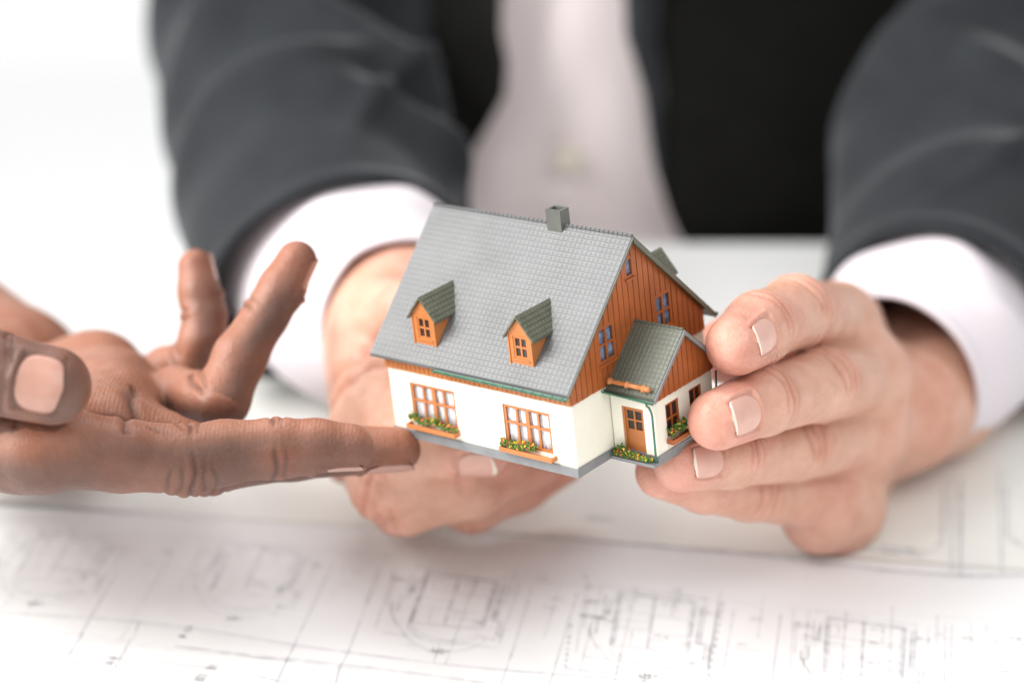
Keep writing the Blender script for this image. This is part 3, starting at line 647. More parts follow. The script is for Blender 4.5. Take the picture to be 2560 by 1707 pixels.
# gutters: half round channel with brackets and a downpipe
def gutter(pts, r, name='gutter'):
    a, c = [np.array(p, float) for p in pts]; b = MB(); n = 9
    d = (c - a) / np.linalg.norm(c - a); side = np.cross(d, [0, 0, 1.]); vs = []
    for p in (a, c):
        for rr in (r, r * .72):
            for k in range(n): t = math.pi * k / (n - 1); vs.append(p + side * rr * math.cos(t) + np.array([0, 0, -1.]) * rr * math.sin(t))
    fs = []
    for k in range(n - 1): fs += [(k, k + 1, k + 1 + 2 * n, k + 2 * n), (n + k, n + k + 1, 3 * n + k + 1, 3 * n + k), (k, k + 1, n + k + 1, n + k), (2 * n + k, 2 * n + k + 1, 3 * n + k + 1, 3 * n + k)]
    fs += [(0, n, 3 * n, 2 * n), (n - 1, 2 * n - 1, 4 * n - 1, 3 * n - 1)]
    b.add(vs, fs); return b.build(name, M['gutter'], house)
g = gutter([(-39.3, -3.0, 21.65), (1.2, -3.0, 21.4)], .78)
for k in range(14): x = -38.6 + k * 2.95; MB().tube([(x, -2.2, 21.6), (x, -3.0, 20.75), (x, -3.85, 21.4)], .14, 6).build('gutter_bracket', M['gutter'], g)
gutter([(-39.0, WD + 2.9, 21.5), (1.9, WD + 2.9, 21.5)], .8)
# chimney
ch = MB()
for a in ((-23.0, -18.6, 24.9, 25.6), (-23.0, -18.6, 27.6, 28.3)): ch.box(a[0], a[1], a[2], a[3], 46.5, 54.9)
for a in ((-23.0, -22.3), (-19.3, -18.6)): ch.box(a[0], a[1], 25.6, 27.6, 46.5, 54.9)
ch.build('chimney', M['chimney'], house)
MB().box(-22.3, -19.3, 25.6, 27.6, 46.5, 52.5).build('chimney_flue', M['inside'], house)
# dormers
def dormer(xc, back=False):
    hw, yf, zb, ze, za = 3.55, 1.05, 25.3, 33.0, 37.9
    dm = empty('dormer', (0, 0, 0), house); fy = (lambda y: y) if not back else (lambda y: WD - y)
    if back: dm.matrix_local = Matrix.Translation((0, WD * mm, 0)) @ Matrix.Rotation(math.pi, 4, 'Z'); xc = -xc
    pent = lambda y: [(xc - hw, y, zb), (xc + hw, y, zb), (xc + hw, y, ze), (xc, y, za - .9), (xc - hw, y, ze)]
    # front face with its window hole: two stiles, sill piece, head piece
    wu0, wu1, wv0, wv1 = xc - 2.1, xc + 2.15, 27.0, 32.5
    f = MB()
    f.box(xc - hw, wu0, yf, yf + .7, zb, ze); f.box(wu1, xc + hw, yf, yf + .7, zb, ze); f.box(wu0, wu1, yf, yf + .7, zb, wv0)
    f.prism([(wu0, yf, wv1), (wu1, yf, wv1), (wu1, yf, ze), (xc + hw, yf, ze), (xc, yf, za - .9), (xc - hw, yf, ze), (wu0, yf, ze)], (0, .7, 0))
    f.build('front_face', M['trim'], dm)
    f = MB(); f.box(xc - hw - .02, xc - hw + .35, yf - .22, yf, zb - .1, ze - .3); f.box(xc + hw - .35, xc + hw + .02, yf - .22, yf, zb - .1, ze - .3)
    f.box(wu0 - .3, wu1 + .3, yf - .2, yf, wv0 - .5, wv0 - .05); f.build('corner_post', M['trim'], dm)
    f = MB()
    for s in (-1, 1): x = xc + s * hw; xi = x - s * .6; f.prism([(x, yf + .7, zb), (x, yf + .7, ze - .2), (x, 8.9, ze - .2), (x, 8.9, ze - .4)], (-s * .6, 0, 0))
    f.build('cheek', M['trim'], dm)
    wn_ = window('y', yf, wu0, wu1, wv0, wv1, 2, 2, .5, .5, curtain=None, pane='pane_dark', inset=.15, parent=dm, name='window_frame') if not back else None
    for s in (-1, 1):
        xe = xc + s * (hw + .95); zl = ze - .75
        slv = (za - zl) / (hw + .95)
        yb_e = (zl - HE) / SL - E_; yb_r = (za - HE) / SL - E_
        th = .55
        r = MB().hexa([(xe, yf - .75, zl - th), (xc, yf - .75, za - th), (xc, yb_r + .6, za - th), (xe, yb_e + .6, zl - th), (xe, yf - .75, zl), (xc, yf - .75, za), (xc, yb_r + .2, za), (xe, yb_e + .2, zl)]).build('dormer_roof', M['roof_olive'], dm)
        # scalloped tiles laid in diagonal rows
        b = MB(); du = np.array([xc - xe, 0, za - zl]); Lu = np.linalg.norm(du); du /= Lu; nn = np.array([-(za - zl), 0, (xc - xe)]); nn = nn / np.linalg.norm(nn); nn *= np.sign(nn[2])
        ns = 6; wsx = Lu / ns
        for j in range(ns):
            ylen = yb_e + (yb_r - yb_e) * (j + .5) / ns - (yf - .75); ny = max(2, int(round(ylen / 1.15)))
            for i in range(ny):
                y0 = yf - .72 + ylen * i / ny + (0.5 * 1.15 if j % 2 else 0) * .9; y1 = min(y0 + ylen / ny - .1, yf - .75 + ylen + .3)
                if y1 - y0 < .2: continue
                o = np.array([xe, 0, zl]) + du * (j * wsx + .03)
                q = lambda s_, y, h: tuple(o + du * s_ + np.array([0, y, 0]) + nn * h)
                b.hexa([q(0, y0, -.04), q(0, y1, -.04), q(wsx - .03, y1, -.04), q(wsx - .03, y0, -.04), q(.05, y0 + .06, .17), q(.05, y1 - .06, .17), q(wsx - .06, y1 - .04, .05), q(wsx - .06, y0 + .04, .05)])
        b.build('dormer_tiles', M['roof_olive'], r, kind='stuff')
    return dm
dormer(-44.45); dormer(-14.4); dormer(-10.9, True); dormer(-43.5, True)
# glue marks under the dormers
for xc in (-44.4, -14.4):
    vs = []; fs = []
    b = MB()
    for k in range(14):
        x = xc - 3.6 + 7.4 * random.random(); s = abs(random.gauss(0, .5)); y = .95 - s * .6; z = HE + SL * (y + E_) + .2
        b.tube([(x, y, z), (x + random.uniform(.2, .6), y + random.uniform(-.1, .1), z + .02)], .06, 5)
    b.build('glue_mark', M['glue'], house, smooth=True)
# annex roof, gable, gutter, downpipe
AE, AZ, AR, AYR, AX1 = YA - 1.6, 17.7, 30.1, YA + WA / 2, XA + 1.5
slA = (AR - AZ) / (AYR - AE)
ra = slab('annex_roof', .25, AX1, AE, AZ, AYR, AR, .7, M['roof_annex'], house); tiles(.3, AX1, AE, AZ, AYR, AR, 1.2, 1.22, .10, M['roof_annex'], ra)
rc = slab('annex_roof', .25, AX1, 2 * AYR - AE, AZ, AYR + .003, AR, 1.1, M['roof_olive'], house); tiles(.3, AX1, 2 * AYR - AE, AZ, AYR, AR, 1.2, 1.22, .16, M['roof_olive'], rc)
for k in range(11): MB().tube([(.35 + 1.27 * k, AYR, AR - .02), (.35 + 1.27 * (k + 1) - .12, AYR, AR + .08)], .36, 8).build('ridge_tile', M['roof_annex'], ra)
top_a = lambda y: min(AZ + slA * (y - AE), AZ + slA * (2 * AYR - AE - y)) - 1.05
wa = MB().prism([(XA - .5, YA + .3, HA), (XA - .5, YA + WA - .3, HA), (XA - .5, YA + WA - .3, top_a(YA + WA - .3) - .2), (XA - .5, AYR, top_a(AYR) - .4), (XA - .5, YA + .3, top_a(YA + .3) - .2)], (.35, 0, 0)).build('annex_gable_wall', M['wood'], house)
planks(wa, XA - .14, YA, YA + WA, HA, top_a, 1.95, [], M['wood'])
for s, y1 in ((0, AE), (1, 2 * AYR - AE)):
    MB().hexa([(AX1 - .003, AYR, AR - 1.25), (AX1 + .3, AYR, AR - 1.25), (AX1 + .3, y1, AZ - 1.25), (AX1 - .003, y1, AZ - 1.25), (AX1 - .003, AYR, AR - .1), (AX1 + .3, AYR, AR - .1), (AX1 + .3, y1, AZ - .1), (AX1 - .003, y1, AZ - .1)]).build('barge_board', M['plinth'], house)
gutter([(-.4, AE - .35, 17.5), (AX1 - .2, AE - .35, 17.0)], .68)
dp = MB().tube([(AX1 - 2.1, AE - .35, 16.6), (AX1 - 2.1, AE - .3, 15.8), (AX1 - 2.0, AE + .3, 15.2), (XA - .6, YA - .55, 13.9), (XA - .35, YA - .55, 12.8), (XA - .35, YA - .55, 2.6), (XA - .35, YA - .75, 1.3)], .27, 10).build('downpipe', M['gutter'], house, smooth=True)
MB().tube([(XA + .5, YA + WA + .6, 15.0), (XA + .3, YA + WA + .5, 11.0), (XA + .3, YA + WA + .5, 3.0)], .27, 8).build('downpipe', M['gutter'], house, smooth=True)
# turned balcony rail lying over the annex eave
prof = [(0, .55), (.35, .9), (.8, .95), (1.2, .6), (1.5, .5), (3.2, .62), (5.0, .5), (5.3, .85), (5.8, .9), (6.1, .55), (8.4, .62), (9.8, .5), (10.1, .95), (10.6, 1.0), (10.9, .6), (11.4, .75), (11.9, .7), (12.2, .35)]
MB().tube([(1.0 + t, AE + .35 + 0, 19.9 - t * .02) for t, r in prof], [r * .92 for t, r in prof], 14).build('turned_rail', M['trim'], house, smooth=True)
# small step and base under the door
MB().box(.2, XA - .02, YA - 1.9, YA - .003, .1, .9).build('door_step', M['plinth'], house)
# flower boxes
def clump(pts, parent, mats=('leaf', 'yellow', 'red'), size=.56, per=22, names=('foliage', 'yellow_blossoms', 'red_blossoms'), w=(.76, .10, .14)):
    bs = [MB() for _ in mats]
    for p in pts:
        for _ in range(per):
            k = random.choices(range(len(mats)), w)[0]; c = np.array(p) + np.array([random.gauss(0, .36), random.gauss(0, .26), abs(random.gauss(0, .5))]) * size * 2
            if k: c[2] += .15
            s = size * random.uniform(.5, 1.1); d1 = rng.normal(size=3); d1 /= np.linalg.norm(d1); d2 = np.cross(d1, rng.normal(size=3)); d2 /= np.linalg.norm(d2); d3 = np.cross(d1, d2)
            bs[k].add([c + d1 * s, c + d2 * s * .6, c - d1 * s, c - d2 * s * .6, c + d3 * s * .35, c - d3 * s * .35], [(0, 1, 4), (1, 2, 4), (2, 3, 4), (3, 0, 4), (1, 0, 5), (2, 1, 5), (3, 2, 5), (0, 3, 5)])
    for b, m_, n_ in zip(bs, mats, names):
        if b.v: b.build(n_, M[m_], parent, kind='stuff')
def flower_box(u0, u1, z, axis, c, pts):
    e = empty('flower_box', (0, 0, 0), house); m = frame_map(axis, c); b = MB()
    bar(b, axis, c, u0, u1, z, z + .35, -2.1, -.02); bar(b, axis, c, u0, u1, z + .35, z + 1.15, -2.1, -1.75)
    bar(b, axis, c, u0, u0 + .35, z + .35, z + 1.15, -1.75, -.02); bar(b, axis, c, u1 - .35, u1, z + .35, z + 1.15, -1.75, -.02); b.build('trough', M['trim' if axis == 'y' else 'wood'], e, bevel=.08)
    clump([m(u, z + zz, -.95 + random.uniform(-.4, .3)) for u, zz in pts], e)
flower_box(-51.9, -36.3, 3.5, 'y', 0.35, [(-51.3 + .8 * k, 1.25 + (1.6 if k in (1, 2) else .9 if k in (8, 9, 10, 11, 12) else .3 if k > 3 else .8) * random.uniform(.6, 1)) for k in range(19)] + [(-50.3, 2.6), (-43.2, 2.6), (-42.6, 3.0), (-44, 2.3)])
flower_box(-22.4, -6.2, 3.2, 'y', 0.35, [(-21.9 + .75 * k, 1.1 + random.uniform(0, .7)) for k in range(6)] + [(-17 + .7 * k, 1.0 + random.uniform(0, 1.3)) for k in range(8)] + [(-14.8, 2.6), (-21.3, 2.2)])
flower_box(17.9, 25.2, 4.0, 'x', XA - .3, [(18.6 + .65 * k, 1.5 + random.uniform(0, 1.3)) for k in range(10)] + [(22.5, 3.4), (24, 3.4)])
fb = empty('flower_bed', (0, 0, 0), house)
clump([(1.2 + .62 * k, YA - 1.1 + random.uniform(-.45, .45), 1.3 + random.uniform(0, .9) + (1.0 if k in (2, 3, 4) else 0)) for k in range(18)] + [(1.0 + .6 * k, YA - 1.5, 1.2) for k in range(17)], fb, size=.46, per=15, w=(.80, .13, .07))
# ------------------------------------------------------------------ people
def adopt(o, parent):
    o.parent = parent; o.matrix_parent_inverse = Matrix.Translation(-Vector(parent.location))
    return o
suit = tag(empty('person', (0.02, 0.95, -0.74)), 'person in charcoal suit jacket and pale pink shirt holding the model house across the desk', 'person')
guest = tag(empty('person', (-0.34, 0.60, -0.74)), 'person reaching in from the left with bare dark hand, palm up under the house corner', 'person')
PAIR = lambda a, b, ra, rb, n=None, s=1.0: (np.array(a), ra * mm, np.array(b), rb * mm, n, s)

# --- hand on the right of the picture (fingers over the annex corner)
DR_ = D(.45, .45, .77)
rh = dict(dorsal=D(.75, .45, .35), k=0.006, palm=[], fingers=[])
rh['fingers'] = [
    finger([(2085, 800, .640, 9.6), (1985, 783, .602, 8.9), (1893, 822, .580, 8.3), (1840, 862, .5665, 7.3)], D(.35, .75, .55), [(1, 1, 5, .0010, .00055, .0021), (2, 1, 3, .0006, .0005, .0017), (1, -1, 1, .0008, .0008, .002)], (D(.93, .27, .25), -7.6, 2.5, .57)),
    finger([(2155, 945, .638, 9.6), (2050, 962, .602, 8.8), (1905, 1003, .578, 8.1), (1794, 1050, .5625, 7.1)], D(.30, .62, .72), [(1, 1, 5, .0011, .00055, .0021), (2, 1, 3, .0007, .0005, .0017)], (D(.86, .17, .42), -7.6, 2.5, .66)),
    finger([(2140, 1085, .640, 9.6), (1985, 1118, .610, 8.4), (1825, 1140, .588, 7.7), (1704, 1160, .5735, 6.7)], D(.22, .55, .80), [(1, 1, 5, .0010, .00055, .0021), (2, 1, 3, .0006, .0005, .0017)], (D(.84, .12, .46), -7.4, 2.4, .62)),
    finger([(2060, 1240, .638, 9.0), (1870, 1228, .612, 7.4), (1760, 1212, .598, 6.8), (1654, 1180, .588, 6.5)], D(.1, .1, .98), [(1, 1, 4, .0007, .0006, .0023)]),
    finger([(2150, 930, .700, 13), (2000, 850, .668, 10.5), (1880, 840, .640, 9.2), (1815, 878, .618, 8.4)], D(-.2, .8, .1), []),
]
K = rh['palm']
wr = (2128, 985, .694)
for m_ in ((2098, 810, .648, 9.6), (2163, 945, .642, 10.2), (2152, 1080, .645, 10.2), (2085, 1250, .648, 10.0)):
    K += caps((m_[0] - 6, m_[1] + 10, m_[2] + .028, 11.0), m_)
    K += caps((wr[0], wr[1] + (m_[1] - 1000) * .36, wr[2], 14.0), (m_[0] - 6, m_[1] + 10, m_[2] + .028, 11.0))
K += caps((2098, 810, .648, 9.6), (2163, 945, .642, 10.2), (2152, 1080, .645, 10.2), (2085, 1250, .648, 10.0))
K += caps((2092, 820, .672, 11), (2155, 955, .670, 11.0), (2142, 1085, .672, 11.0), (2082, 1240, .672, 11.0))
K += caps((2050, 1285, .640, 10.6), (2100, 1270, .652, 10.4), (2110, 1130, .688, 13.0))
K += caps((2150, 1065, .660, 14.0), (2250, 1030, .672, 16), (2340, 985, .690, 18.5))
K += caps((2160, 985, .695, 18.5), (2270, 960, .705, 20.5), (2340, 925, .716, 22), (2400, 860, .745, 26), (2460, 700, .79, 30))
# --- hand on the left behind the house
lh = dict(dorsal=D(-.75, -.1, .6), k=0.003, palm=[], fingers=[])
lh['fingers'] = [
    finger([(965, 1010, .625, 10.5), (1010, 1120, .612, 9.2), (1120, 1110, .612, 8.4), (1205, 1112, .612, 8.0)], D(-.2, -.6, .75), [(1, 1, 3, .0006, .0006, .0022)], (D(.15, -.85, .5), -6.5, 3.0, .8)),
    finger([(935, 1095, .630, 10.5), (965, 1205, .618, 9.3), (1120, 1185, .622, 8.4), (1245, 1130, .630, 7.8)], D(-.35, -.6, .7), [(1, 1, 3, .0006, .0006, .0022)]),
    finger([(925, 1130, .640, 10.0), (1012, 1243, .624, 9.4), (1180, 1215, .628, 8.4), (1330, 1150, .640, 7.8)], D(-.35, -.6, .7), [(1, 1, 3, .0006, .0006, .0022)]),
    finger([(960, 1140, .655, 10.0), (1180, 1245, .640, 8.6), (1300, 1205, .646, 7.8), (1400, 1150, .652, 7.0)], D(-.35, -.6, .7), [(1, 1, 3, .0006, .0006, .0022)]),
    finger([(960, 830, .650, 14), (1060, 800, .632, 11), (1180, 860, .620, 9.6), (1260, 900, .612, 8.6)], D(-.1, .8, .5), []),
]
K = lh['palm']
for m_ in ((965, 1005, .628, 11.5), (940, 1085, .634, 11.5), (930, 1125, .645, 11), (960, 1140, .660, 11)):
    K += caps((985 + (m_[0] - 950) * .3, 860 + (m_[1] - 1080) * .3, .672, 17), m_)
K += caps((965, 1005, .628, 11.5), (940, 1085, .634, 11.5), (930, 1125, .645, 11), (960, 1140, .660, 11))
K += caps((1000, 830, .680, 20), (985, 840, .655, 15), (945, 960, .640, 12)); K += caps((1005, 792, .677, 21.2), (980, 760, .700, 23.5), (890, 640, .735, 26), (830, 480, .77, 28))
lh['lines'] = [(P(885, 930, .640), D(.5, -.85, .3), D(.85, .5, 0), .0022, .0022, .016), (P(900, 985, .636), D(.4, -.9, .3), D(.9, .4, 0), .0020, .002, .016), (P(905, 1150, .636), D(.5, -.85, .3), D(.85, .5, 0), .002, .002, .016)]
parts = [hand_mesh(rh, .0006), hand_mesh(lh, .0010)]
# the rest of the body under the clothes
SH_L = np.array([-.16, .99, .37]); SH_R = np.array([.205, .99, .37]); EL_L = P(695, 60, .875); EL_R = P(2590, 130, .875)
tor = [(0.03, [PAIR(P(830, 480, .77), EL_L, 28, 32), PAIR(EL_L, SH_L, 32, 44), PAIR(P(2460, 700, .79), EL_R, 28, 32), PAIR(EL_R, SH_R, 32, 44),
               PAIR(SH_L, SH_R, 55, 55), PAIR((.04, .965, .36), (.04, .965, -.15), 88, 85, np.array([1, 0, 0.]), .62)])]
Vt, Ft = implicit(tor, .006, .01); z0 = np.zeros(len(Vt)); parts.append((Vt, Ft, z0, z0, z0))
adopt(body_object(parts, M['skin_light'], suit), suit)
for h_ in (rh, lh):
    for f in h_['fingers']:
        if f['nail']: adopt(nail_mesh(f, suit, M['nail_light'], M['nail_edge']), suit)
# --- dark hand, palm up
dn = D(.05, -.95, -.2)
dh = dict(dorsal=D(.1, -.9, -.1), k=0.003, palm=[], fingers=[])
CR = [(1, -1, 2, .0009, .00065, .0022), (2, -1, 1, .0009, .0006, .002)]
dh['fingers'] = [
    finger([(112, 1116, .553, 9.6), (300, 1138, .558, 8.3), (470, 1148, .563, 7.9), (560, 1130, .565, 7.3), (693, 1117, .567, 6.7), (790, 1116, .569, 6.3), (876, 1118, .571, 5.7)], D(.03, -.88, .42),
           [(2, -1, 3, .0008, .00055, .0017), (4, -1, 2, .0008, .00055, .0018), (2, 1, 5, .0007, .0006, .0022), (4, 1, 2, .0004, .0006, .0018)], (D(.1, -.97, -.12), -8.0, 2.8, .75), crease_tint=.75, tip_pink=.25),
    finger([(285, 1080, .577, 9.2), (520, 1150, .583, 7.8), (734, 1128, .588, 6.9), (995, 1124, .5935, 5.6)], D(.03, -.95, .2), [(1, -1, 2, .0008, .0007, .002), (1, 1, 4, .0006, .0006, .0022), (2, -1, 1, .0008, .0007, .002)], (D(.12, -.96, .1), -8.5, 3.0, .75), tip_pink=.25),
    finger([(388, 985, .650, 6.0), (442, 981, .612, 6.4), (500, 996, .604, 6.6), (552, 1000, .599, 7.0), (600, 893, .602, 6.5), (664, 787, .606, 5.7), (705, 722, .607, 5.8), (742, 652, .608, 5.2)], [dn, dn, dn, D(.8, -.6, .1), D(.85, -.5, .1), D(.88, -.45, .15), D(.9, -.4, .2)],
           [(3, -1, 2, .0010, .0007, .002), (5, -1, 2, .0009, .0007, .002)], (D(.93, -.25, .12), -7.4, 1.8, .55), tip_pink=.45),
    finger([(390, 932, .668, 5.5), (414, 922, .636, 5.6), (485, 905, .630, 6.3), (506, 850, .628, 5.9), (510, 790, .629, 5.7), (500, 730, .630, 5.5), (490, 668, .631, 4.8)], [dn, dn, D(.9, -.3, .1), D(.95, -.2, .1), D(.97, -.1, .2), D(.97, -.1, .2)],
           [(2, -1, 2, .0009, .0007, .002), (4, -1, 2, .0009, .0007, .002)], (D(.97, .0, -.05), -7.2, 2.0, .6), tip_pink=.45),
    finger([(-420, 1010, .600, 15), (-230, 925, .560, 12), (-30, 930, .541, 9.4), (130, 964, .5395, 8.8)], D(-.05, .12, .99), [(2, 1, 13, .0004, .0004, .00125)], (D(.0, .03, 1), -5.8, 4.3, .78), crease_tint=.7, tip_pink=.05, nail_round=.0005, nail_pow=(2.5, 3.4)),
]
K = dh['palm']
for m_ in ((100, 1116, .556, 9.6), (250, 1085, .577, 9.6), (285, 1025, .600, 9.2), (290, 985, .620, 9.2)):
    K += caps((-150 + (m_[0] - 200) * .5, 1020 + (m_[1] - 1060) * .4, .62 + (m_[2] - .59) * .9, 15), m_)
K += caps((100, 1116, .556, 9.6), (250, 1085, .577, 9.6), (285, 1025, .600, 9.2), (290, 975, .620, 10.0))
K += caps((205, 925, .655, 10.0), (250, 938, .642, 10.5), (268, 985, .625, 10.5)); K += caps((-50, 1030, .655, 15), (210, 950, .645, 10.5)); K += caps((-120, 1060, .61, 13), (250, 1010, .61, 10.5))
K += caps((280, 1065, .588, 8.6), (410, 1100, .590, 7.4)); K += caps((0, 1090, .580, 11), (240, 1060, .590, 10)); K += caps((-420, 1020, .610, 16), (-200, 1080, .58, 12), (20, 1110, .56, 10))
K += caps((18, 958, .680, 21.5), (-300, 750, .755, 27)); K += caps((-60, 1020, .66, 20), (18, 958, .680, 21.0)); K += caps((-300, 750, .755, 27), (-900, 500, .84, 36))
dh['lines'] = [(P(180, 850, .66) + 0, D(.35, .7, .2), D(-.55, .4, .3), .0012, .0009, .012), (P(345, 1060, .572), D(.85, .3, 0), D(-.3, .7, .5), .0012, .0010, .014),
               (P(270, 1040, .575), D(.3, .9, .0), D(.9, -.35, .1), .0007, .0008, .018)]
adopt(body_object([hand_mesh(dh, .0006)], M['skin_dark'], guest), guest)
for f in dh['fingers']:
    if f['nail']: adopt(nail_mesh(f, guest, M['nail_dark'], M['nail_dark']), guest)

# ------------------------------------------------------------------ clothes
def spline(pts, n):
    pts = [np.array(p, float) for p in pts]; out = []
    for i in range(len(pts) - 1):
        p0 = pts[max(i - 1, 0)]; p1 = pts[i]; p2 = pts[i + 1]; p3 = pts[min(i + 2, len(pts) - 1)]
        for k in range(n):
            t = k / n; out.append(0.5 * (2 * p1 + (p2 - p0) * t + (2 * p0 - 5 * p1 + 4 * p2 - p3) * t * t + (3 * p1 - p0 - 3 * p2 + p3) * t ** 3))
    return np.array(out + [pts[-1]])
def cloth_tube(name, pts, material, parent, folds=(), n=88, steps=22, squash=(1, 1), lip=.002, depth=.03, zmin=None, wob=0.0):
    """pts: (point, radius) from the open end backwards"""
    S = spline([np.append(p, r) for p, r in pts], steps); C, R_ = S[:, :3], S[:, 3]; ln = np.concatenate([[0], np.cumsum(np.linalg.norm(np.diff(C, axis=0), axis=1))])
    rings = []; upv = UP
    def ring(i, dr, shift=0.0):
        t = C[min(i + 1, len(C) - 1)] - C[max(i - 1, 0)]; t /= np.linalg.norm(t); u = upv - t * (upv @ t); u /= np.linalg.norm(u); w = np.cross(t, u); out = []
        for k in range(n):
            a = 2 * math.pi * k / n; r = R_[i] - dr
            for (s0, amp, wd, a0, slant, span) in folds:
                da = (a - a0 + math.pi) % (2 * math.pi) - math.pi
                r += amp * math.exp(-((ln[i] - s0 - slant * math.sin(da)) / wd) ** 2) * math.exp(-(da / span) ** 2)
            r += wob * math.sin(3 * a + ln[i] * 30)
            p = C[i] + t * shift + r * (squash[0] * math.cos(a) * u + squash[1] * math.sin(a) * w)
            if zmin is not None: p[2] = zmin + (0.02 * math.exp((p[2] - zmin - .02) / .02) if p[2] < zmin + .02 else p[2] - zmin)
            out.append(p)
        return out
    inner = int(np.searchsorted(ln, depth))
    rings = [ring(i, lip * 1.0) for i in range(inner, -1, -1)] + [ring(i, 0) for i in range(len(C))]
    vs = [p for r in rings for p in r]; fs = []
    for i in range(len(rings) - 1):
        for k in range(n): a = i * n + k; b = i * n + (k + 1) % n; fs.append((a, b, b + n, a + n))
    o = mesh_obj(name, vs, fs, material, parent, True); return o
# shirt and jacket body
XC, YC, HA_, HB_ = .044, .94, .165, .12
def torso_pt(t, h, off, bulge=0.0):
    k = 1 - .10 * max(0, min(1, (h - .05) / .3)) * 0 ; a = (HA_ + off) * (1 + .10 * max(0, h)); b = HB_ + off + bulge
    s, c = math.sin(t), math.cos(t)
    return np.array([XC + a * math.copysign(abs(s) ** .8, s), YC - b * math.copysign(abs(c) ** .8, c) * (1 + .12 * math.exp(-((h - .0) / .12) ** 2)), h])
def t_of_x(x, off): r = (x - XC) / (HA_ + off); return math.copysign(math.asin(min(1, abs(r)) ** 1.25), r)
hs = np.linspace(-.30, .42, 73); nT = 120; vs = []; fs = []
for h in hs:
    for k in range(nT):
        t = 2 * math.pi * k / nT; x = torso_pt(t, h, 0)[0]
        fr = max(0, math.cos(t)) ** 2
        f = .0022 * math.sin((x - .004 - .35 * (h - .05)) * 260) * math.exp(-((x - .005) / .03) ** 2) + .003 * math.exp(-((x + .012 + .25 * (h - .02)) / .004) ** 2) + .0016 * math.exp(-((x - .021) / .012) ** 6) + .0018 * math.sin(h * 150 + x * 90) * math.exp(-((h + .0) / .03) ** 2)
        vs.append(torso_pt(t, h, 0, f * fr))
for i in range(len(hs) - 1):
    for k in range(nT): a = i * nT + k; b = i * nT + (k + 1) % nT; fs.append((a, b, b + nT, a + nT))
shirt = mesh_obj('shirt', vs, fs, M['shirt'], None, True); adopt(shirt, suit)
xl = lambda h: np.interp(h, [-.30, -.02, .0056, .03, .0541, .069, .2, .42], [-.13, -.042, -.0255, -.013, 0.000, -.0036, .0, .004])
xr = lambda h: np.interp(h, [-.30, -.02, -.0098, .0028, .0236, .0541, .069, .2, .42], [.15, .069, .0643, .0563, .050, .0456, .0402, .034, .03])
vs = []; fs = []; n2 = 140; OFF = .007
for lay in (0, 1):
    for h in hs:
        off = OFF + (.0035 if lay == 0 else 0); tr = t_of_x(xr(h), off); tl = t_of_x(xl(h), off) + 2 * math.pi
        for k in range(n2 + 1):
            t = tr + (tl - tr) * k / n2
            e = min(k, n2 - k); flare = (.006 * math.exp(-(e / 6) ** 2) if lay == 0 else .004 * math.exp(-(e / 6) ** 2))
            vs.append(torso_pt(t, h, off, flare + (.002 * math.sin(h * 60 + 5 * t))))
W_ = n2 + 1; o2 = len(hs) * W_
for i in range(len(hs) - 1):
    for k in range(n2): a = i * W_ + k; fs.append((a, a + 1, a + W_ + 1, a + W_)); fs.append((a + o2, a + W_ + o2, a + W_ + 1 + o2, a + 1 + o2))
    for k in (0, n2): a = i * W_ + k; fs.append((a, a + W_, a + W_ + o2, a + o2))
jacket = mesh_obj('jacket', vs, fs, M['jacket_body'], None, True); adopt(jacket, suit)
# lapel edge folded back along the right hand side of the opening
vs = []; fs = []
for h in np.linspace(.022, .40, 40):
    wl = .003 + .03 * max(0, min(1, (h - .02) / .22)); x0 = xr(h) - .001
    for j in range(7):
        x = x0 + wl * j / 6; t = t_of_x(x, OFF); vs.append(torso_pt(t, h, OFF + .006, .0035 + .003 * math.sin(j / 6 * math.pi)))
for i in range(39):
    for j in range(6): a = i * 7 + j; fs.append((a, a + 1, a + 8, a + 7))
lp = mesh_obj('lapel', vs, fs, M['jacket'], jacket, True); s_ = lp.modifiers.new('thickness', 'SOLIDIFY'); s_.thickness = .002
bp_ = torso_pt(t_of_x(.0205, 0), .0215, .004)
bt = MB().tube([(bp_ + np.array([0, .002, 0])) * 1e3, (bp_ + np.array([0, -.0006, 0])) * 1e3, (bp_ + np.array([0, -.0008, 0])) * 1e3], [5.2, 5.4, 4.4], 20).build('button', M['button'], shirt, True)
bp_ = torso_pt(t_of_x(.0205, 0), .105, .004)
MB().tube([(bp_ + np.array([0, .002, 0])) * 1e3, (bp_ + np.array([0, -.0006, 0])) * 1e3, (bp_ + np.array([0, -.0008, 0])) * 1e3], [5.2, 5.4, 4.4], 20).build('button', M['button'], shirt, True)
PI = math.pi
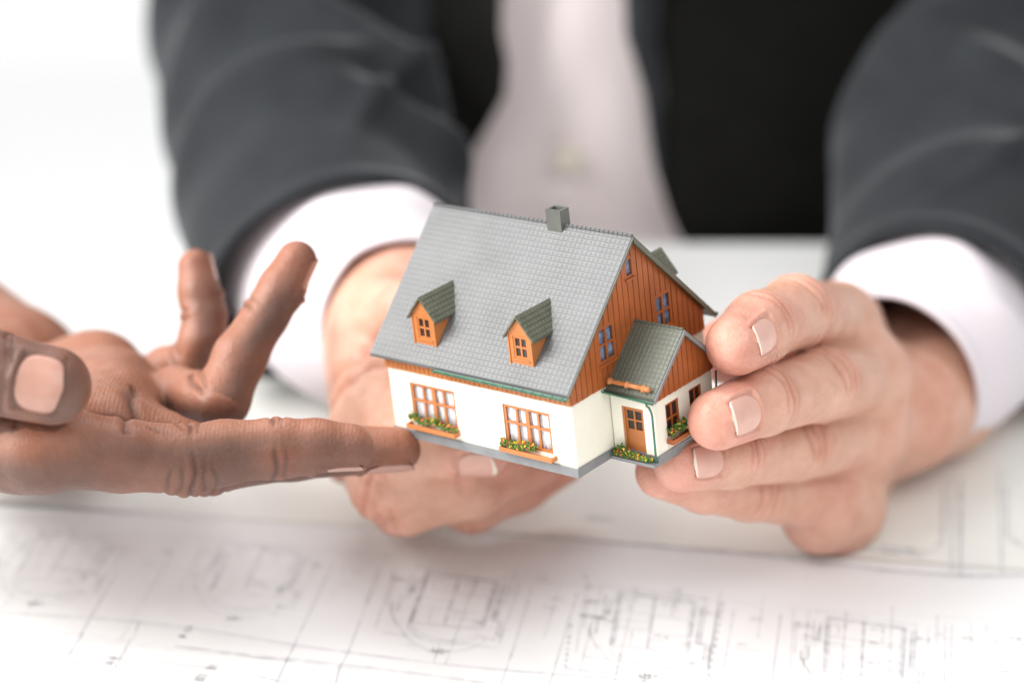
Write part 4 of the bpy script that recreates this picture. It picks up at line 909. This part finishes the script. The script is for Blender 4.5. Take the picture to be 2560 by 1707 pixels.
# sleeves (fold: distance from the opening, height, width, side, slant, reach)
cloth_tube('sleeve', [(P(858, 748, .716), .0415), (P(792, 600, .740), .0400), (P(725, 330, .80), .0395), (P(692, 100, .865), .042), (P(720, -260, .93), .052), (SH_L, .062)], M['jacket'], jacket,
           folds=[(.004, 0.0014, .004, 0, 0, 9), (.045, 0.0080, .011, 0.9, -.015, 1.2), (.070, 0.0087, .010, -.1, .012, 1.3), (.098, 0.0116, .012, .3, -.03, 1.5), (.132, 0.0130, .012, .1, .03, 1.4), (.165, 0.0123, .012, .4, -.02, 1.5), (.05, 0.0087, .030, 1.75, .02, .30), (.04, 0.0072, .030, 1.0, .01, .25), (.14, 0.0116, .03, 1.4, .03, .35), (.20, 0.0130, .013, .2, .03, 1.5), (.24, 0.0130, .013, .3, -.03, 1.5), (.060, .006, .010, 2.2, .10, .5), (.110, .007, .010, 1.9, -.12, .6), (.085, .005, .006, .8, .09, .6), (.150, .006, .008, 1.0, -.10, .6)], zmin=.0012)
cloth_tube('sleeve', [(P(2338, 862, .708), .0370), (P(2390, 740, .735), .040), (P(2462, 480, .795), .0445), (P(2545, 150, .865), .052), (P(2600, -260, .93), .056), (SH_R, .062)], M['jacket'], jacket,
           folds=[(.004, 0.0014, .004, 0, 0, 9), (.05, 0.0041, .012, .3, .02, 1.2), (.09, 0.0087, .014, .5, -.04, 1.2), (.135, 0.0116, .014, -.2, .04, 1.2), (.175, 0.0116, .014, .4, -.03, 1.3), (.21, 0.0101, .013, .2, .02, 1.5), (.08, 0.0087, .03, -.9, .02, .35), (.060, .006, .010, 2.2, .10, .5), (.110, .007, .010, 1.9, -.12, .6), (.085, .005, .006, .8, .09, .6), (.150, .006, .008, 1.0, -.10, .6)], zmin=.0012)
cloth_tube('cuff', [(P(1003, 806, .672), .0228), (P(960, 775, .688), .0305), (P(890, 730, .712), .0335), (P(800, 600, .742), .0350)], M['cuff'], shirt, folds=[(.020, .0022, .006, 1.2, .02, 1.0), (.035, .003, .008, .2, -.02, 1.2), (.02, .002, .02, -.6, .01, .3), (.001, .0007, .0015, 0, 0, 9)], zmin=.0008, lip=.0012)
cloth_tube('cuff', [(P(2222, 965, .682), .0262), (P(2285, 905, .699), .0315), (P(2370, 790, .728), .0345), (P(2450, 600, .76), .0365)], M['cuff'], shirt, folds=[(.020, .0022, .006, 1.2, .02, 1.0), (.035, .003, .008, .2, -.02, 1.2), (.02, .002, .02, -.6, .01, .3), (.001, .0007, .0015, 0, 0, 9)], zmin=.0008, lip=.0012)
bpy.context.view_layer.update()
